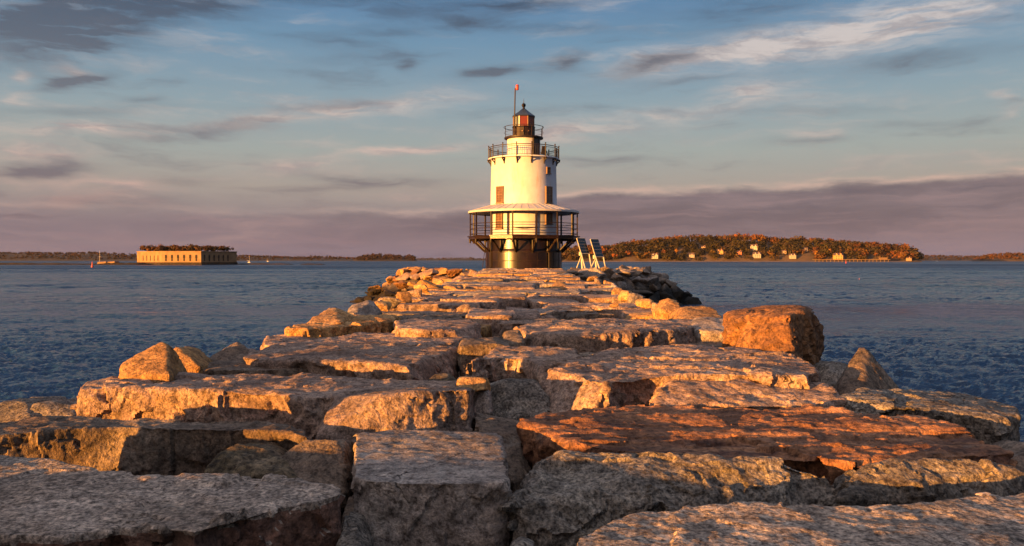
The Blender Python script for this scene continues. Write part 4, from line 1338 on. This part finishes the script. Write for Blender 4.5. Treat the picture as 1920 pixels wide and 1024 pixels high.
ISL = [(1040, 487), (1060, 474), (1100, 471), (1140, 470), (1180, 463), (1220, 459), (1260, 456), (1300, 452), (1345, 452), (1400, 451), (1450, 456), (1500, 456), (1550, 458), (1600, 462), (1650, 466),
       (1690, 470), (1712, 476), (1728, 487), (1735, 489)]
ID = 1500.0
isl = hill('island', 'wooded autumn island across the water at right', ISL, ID, 260, step=8)
HOUSES = [(1228, 480, 12, 'long low brown house with two white dormers near the left of the island', 'w'), (1297, 478, 9, 'white gabled cottage left of the island clearing', 'w'), (1319, 463, 8, 'tan house high among the island trees', 't'),
          (1350, 472, 11, 'orange lit shingled house on the island slope', 'o'), (1386, 473, 9, 'tall reddish house in the middle of the island slope', 'r'), (1414, 464, 13, 'large white house highest on the island', 'w'),
          (1419, 479, 13, 'long pale house right under the large white house', 'w'), (1470, 471, 8, 'pale house with twin gables right of the island centre', 't'), (1486, 480, 11, 'white cottage by the shore right of the island centre', 'w'),
          (1510, 467, 9, 'dim grey house among trees on the right half of the island', 'g'), (1571, 482, 15, 'wide golden lit house beside the pier', 'o'), (1704, 484, 8, 'small bright cottage at the right tip of the island', 't')]
HPOS = []
for (u, v, w, lab, cc) in HOUSES:
    z = P(u, v + 5, ID).z
    # find the ground under that line of sight
    for f in np.linspace(.02, .6, 120):
        Yq = ID + 260 * f
        x = P(u, v + 4, Yq).x
        xx = x / (1 + f * 260 / ID)
        zg = -3.4 + max(0, np.interp(xx, isl[0], isl[3]) + 3.4) * math.sin(math.pi * f) ** .8
        if P(u, v + 5, Yq).z <= zg: break
    HPOS.append((P(u, v, Yq).x, Yq, zg, w, lab, cc))


def clear(x, y, f):
    for (hx, hy, hz, w, lab, cc) in HPOS:
        if y < hy + 4 and y > hy - 130 and abs(x - hx) < w * .60 + 2.0: return random.random() < .03
    return True


wood('autumn woods of brown and rust trees covering the island at right', isl, 1.7, 15, lo=.012, keep=clear, nleaf=75, leaf=.2)
HM = dict(w=mat('house_white', (.36, .31, .27), .7), t=mat('house_tan', (.34, .24, .16), .7), o=mat('house_orange', (.50, .28, .10), .7), r=mat('house_red', (.34, .12, .06), .7), g=mat('house_grey', (.16, .13, .13), .7))
M_HROOF = mat('house_roof', (.09, .055, .045), .8)
M_HWIN = mat('house_window', (.02, .02, .024), .2)
for (x, y, z, w, lab, cc) in HPOS:
    e = empty('house', (x, y, z - .6), lab, 'house', 'houses on the island', rz=rad(random.uniform(-28, 2)))
    d = w * .7; h = w * .48 + 1.2; rh = w * .30
    m = MB().box((0, 0, h / 2), (w, d, h))
    m.build('wall', HM[cc], e)
    m = MB().prism([(-w / 2 - .4, -d / 2 - .5, h), (w / 2 + .4, -d / 2 - .5, h), (w / 2 + .4, d / 2 + .5, h), (-w / 2 - .4, d / 2 + .5, h)],
                   [(-w / 2 - .4, -.15, h + rh), (w / 2 + .4, -.15, h + rh), (w / 2 + .4, .15, h + rh), (-w / 2 - .4, .15, h + rh)])
    rf = m.build('roof', M_HROOF, e)
    MB().box((w * .28, .8, h + rh), (.9, .9, 2.0)).build('chimney', HM['r'], rf)
    nd = 2 if w > 9.5 else 1
    for i in range(nd):
        dx = (i - (nd - 1) / 2) * w * .5
        MB().prism([(dx - w * .13, -d / 2 - .3, h - .2), (dx + w * .13, -d / 2 - .3, h - .2), (dx + w * .13, -.3, h - .2), (dx - w * .13, -.3, h - .2)],
                   [(dx - .05, -d / 2 - .3, h + rh * .85), (dx + .05, -d / 2 - .3, h + rh * .85), (dx + .05, -.3, h + rh * .85), (dx - .05, -.3, h + rh * .85)]).build('dormer', HM[cc], e)
    for fl in range(2):
        for i in range(3):
            MB().box(((i - 1) * w * .3, -d / 2 - .02, h * (.28 + .42 * fl)), (w * .10, .12, h * .2)).build('window', M_HWIN, e)
# shore of the island
m = MB()
xs = isl[0]
for x0, x1 in zip(xs[2:-3:3], xs[5:-3:3]):
    j0 = random.uniform(0, 2)
    m.prism([(x0 * .985, ID - 22, -3.2), (x1 * .985, ID - 22, -3.2), (x1, ID + 16, -3.2), (x0, ID + 16, -3.2)], [(x0 * .985, ID - 21, -2.9), (x1 * .985, ID - 21, -2.9), (x1, ID + 16, -1.2 + j0 * .3), (x0, ID + 16, -1.2 + j0 * .3)])
tag(m.build('beach', M_BEACH), 'brown shingle shore along the foot of the island', 'shore', kind='structure')
pr = empty('pier', (P(1600, 487, ID - 25).x, ID - 25, -3.1), 'long sunlit timber pier along the shore at the right of the island', 'pier')
M_TIMB = mat('pier_timber', (.15, .09, .045), .8, var=.2)
x0, x1 = P(1524, 487, ID - 25).x - pr.location.x, P(1668, 487, ID - 25).x - pr.location.x
MB().box(((x0 + x1) / 2, 0, 4.2), (x1 - x0, 6, .9)).build('pier_deck', M_TIMB, pr)
for i in range(20):
    MB().tube((x0 + (x1 - x0) * (i + .5) / 20, -2.6, -1), (x0 + (x1 - x0) * (i + .5) / 20, -2.6, 4.1), .45).build('pile', M_TIMB, pr)
MB().box((x1 - 12, 0, 6.3), (14, 5, 3.4)).build('shed', M_TIMB, pr)

# a dozen bright single trees on the island
M_BARK = mat('bark', (.06, .045, .035), .9)
for (u, v, col, what) in [(1150, 480, (.24, .075, .02), 'red orange'), (1128, 478, (.22, .05, .018), 'deep red'), (1192, 476, (.14, .075, .02), 'olive gold'), (1268, 472, (.20, .09, .02), 'gold'), (1336, 474, (.10, .06, .018), 'olive'),
                          (1445, 476, (.16, .075, .02), 'amber'), (1530, 476, (.22, .10, .02), 'bright gold'), (1556, 473, (.30, .12, .02), 'flame orange'), (1640, 478, (.14, .05, .018), 'russet'), (1244, 474, (.13, .05, .02), 'rust')]:
    for f in np.linspace(.02, .5, 90):
        Yq = ID + 260 * f
        x = P(u, v + 6, Yq).x
        xx = x / (1 + f * 260 / ID)
        zg = -3.4 + max(0, np.interp(xx, isl[0], isl[3]) + 3.4) * math.sin(math.pi * f) ** .8
        if P(u, v + 6, Yq).z <= zg: break
    e = empty('tree', (x, Yq - 3, zg), '%s autumn tree standing out on the island slope' % what, 'tree', 'single bright trees on the island')
    m = MB().tube((0, 0, -.5), (.2, .1, 6), .45, .25)
    for k in range(4): m.tube((.1, .05, 4 + k * .5), (2.2 * math.cos(k * 1.7), 2.2 * math.sin(k * 1.7), 8.2), .2, .07)
    m.build('trunk', M_BARK, e)
    crowns('crown', [(0, 0, 0, 12, 5.2, col)], e, leaf=.2, nleaf=170)

FARC = [(.040, .022, .018), (.030, .020, .018), (.055, .026, .018), (.026, .020, .020)]
hl = hill('hills', 'low wooded shore along the left horizon', [(-400, 473), (-100, 475), (0, 476), (60, 475), (120, 477), (160, 475), (210, 477), (260, 479), (400, 480), (480, 481), (560, 484), (620, 484), (660, 485), (690, 487.5)], 2900, 500, M_FAR, step=16)
wood('dark woods along the far left shore', hl, .8, 9, .02, .6, FARC, 22, leaf=.4)
hl = hill('small_island', 'small dark tree covered island right of the fort', [(662, 488), (674, 484), (690, 483), (720, 482), (745, 483.5), (775, 484), (786, 488)], 2400, 160, M_FAR, step=8)
wood('dark trees on the small island right of the fort', hl, 1.3, 12, .05, .6, FARC, 36)
hl = hill('far_shore', 'faint far shore between the small island and the lighthouse', [(640, 487), (780, 485), (880, 484.5), (960, 485), (1060, 484.5), (1200, 485)], 4200, 400, M_FAR, step=24)
wood('faint woods on the far shore', hl, .45, 7, .02, .6, FARC, 16, leaf=.42)
hl = hill('right_shore', 'low dark shore on the right horizon', [(1680, 483), (1730, 480.5), (1760, 480.5), (1800, 481.5), (1850, 482), (1930, 482), (2200, 478)], 3300, 400, M_FAR, step=16)
wood('dark woods on the right horizon', hl, .7, 8, .02, .6, FARC, 20, leaf=.4)
hl = hill('right_island', 'rust brown wooded point at the right picture edge', [(1822, 488), (1845, 484), (1862, 481), (1890, 479), (1940, 478), (2100, 476), (2200, 484)], 2000, 200, M_SOIL, step=8)
wood('rust brown woods on the point at the right picture edge', hl, 1.2, 10, .05, .6, [(.075, .034, .018), (.055, .03, .018), (.10, .04, .018)], 36)
# small boats far off
M_BOAT = mat('boat_white', (.8, .76, .7), .4)
for (u, v, mh, lab) in [(467, 492.5, 9, 'tiny white sailing boat anchored right of the granite fort'), (502, 490.6, 6, 'tiny white boat before the left far shore'), (1757, 489.6, 8, 'tiny white sailing boat off the right tip of the island'),
                        (1691, 491, 0, 'tiny white motor boat close to the right tip of the island')]:
    p = G(u, v, -3.1) if v > 491 else P(u, v, 1600)
    p.z = -3.1
    e = empty('boat', p, lab, 'boat')
    MB().prism([(-1.8, -.5, .0), (1.6, -.5, 0), (2.0, 0, 0), (1.6, .5, 0), (-1.8, .5, 0)], [(-2.1, -.8, .6), (1.8, -.8, .65), (2.7, 0, .8), (1.8, .8, .65), (-2.1, .8, .6)]).build('hull', M_BOAT, e)
    MB().prism([(-.9, -.5, .55), (.7, -.5, .55), (.7, .5, .55), (-.9, .5, .55)], [(-.8, -.4, 1.1), (.4, -.4, 1.1), (.4, .4, 1.1), (-.8, .4, 1.1)]).build('cabin', M_BOAT, e)
    if mh: MB().tube((.4, 0, .8), (.4, 0, mh), .07).tube((.4, 0, 2.6), (-2.8, 0, 2.6), .1).build('mast', M_BOAT, e)

# ================================================================== evening haze
hz = MB().box((0, 2600, 60), (13000, 6400, 132)).build('haze', bpy.data.materials.new('haze'))
tag(hz, 'thin evening haze over the harbour', 'haze', kind='stuff')
hm = hz.data.materials[0]
hm.use_nodes = True
hm.node_tree.nodes.clear()
vp = hm.node_tree.nodes.new('ShaderNodeVolumePrincipled')
vp.inputs['Density'].default_value = 1.0e-5
vp.inputs['Color'].default_value = (.78, .76, .84, 1)
vo = hm.node_tree.nodes.new('ShaderNodeOutputMaterial')
hm.node_tree.links.new(vp.outputs[0], vo.inputs['Volume'])
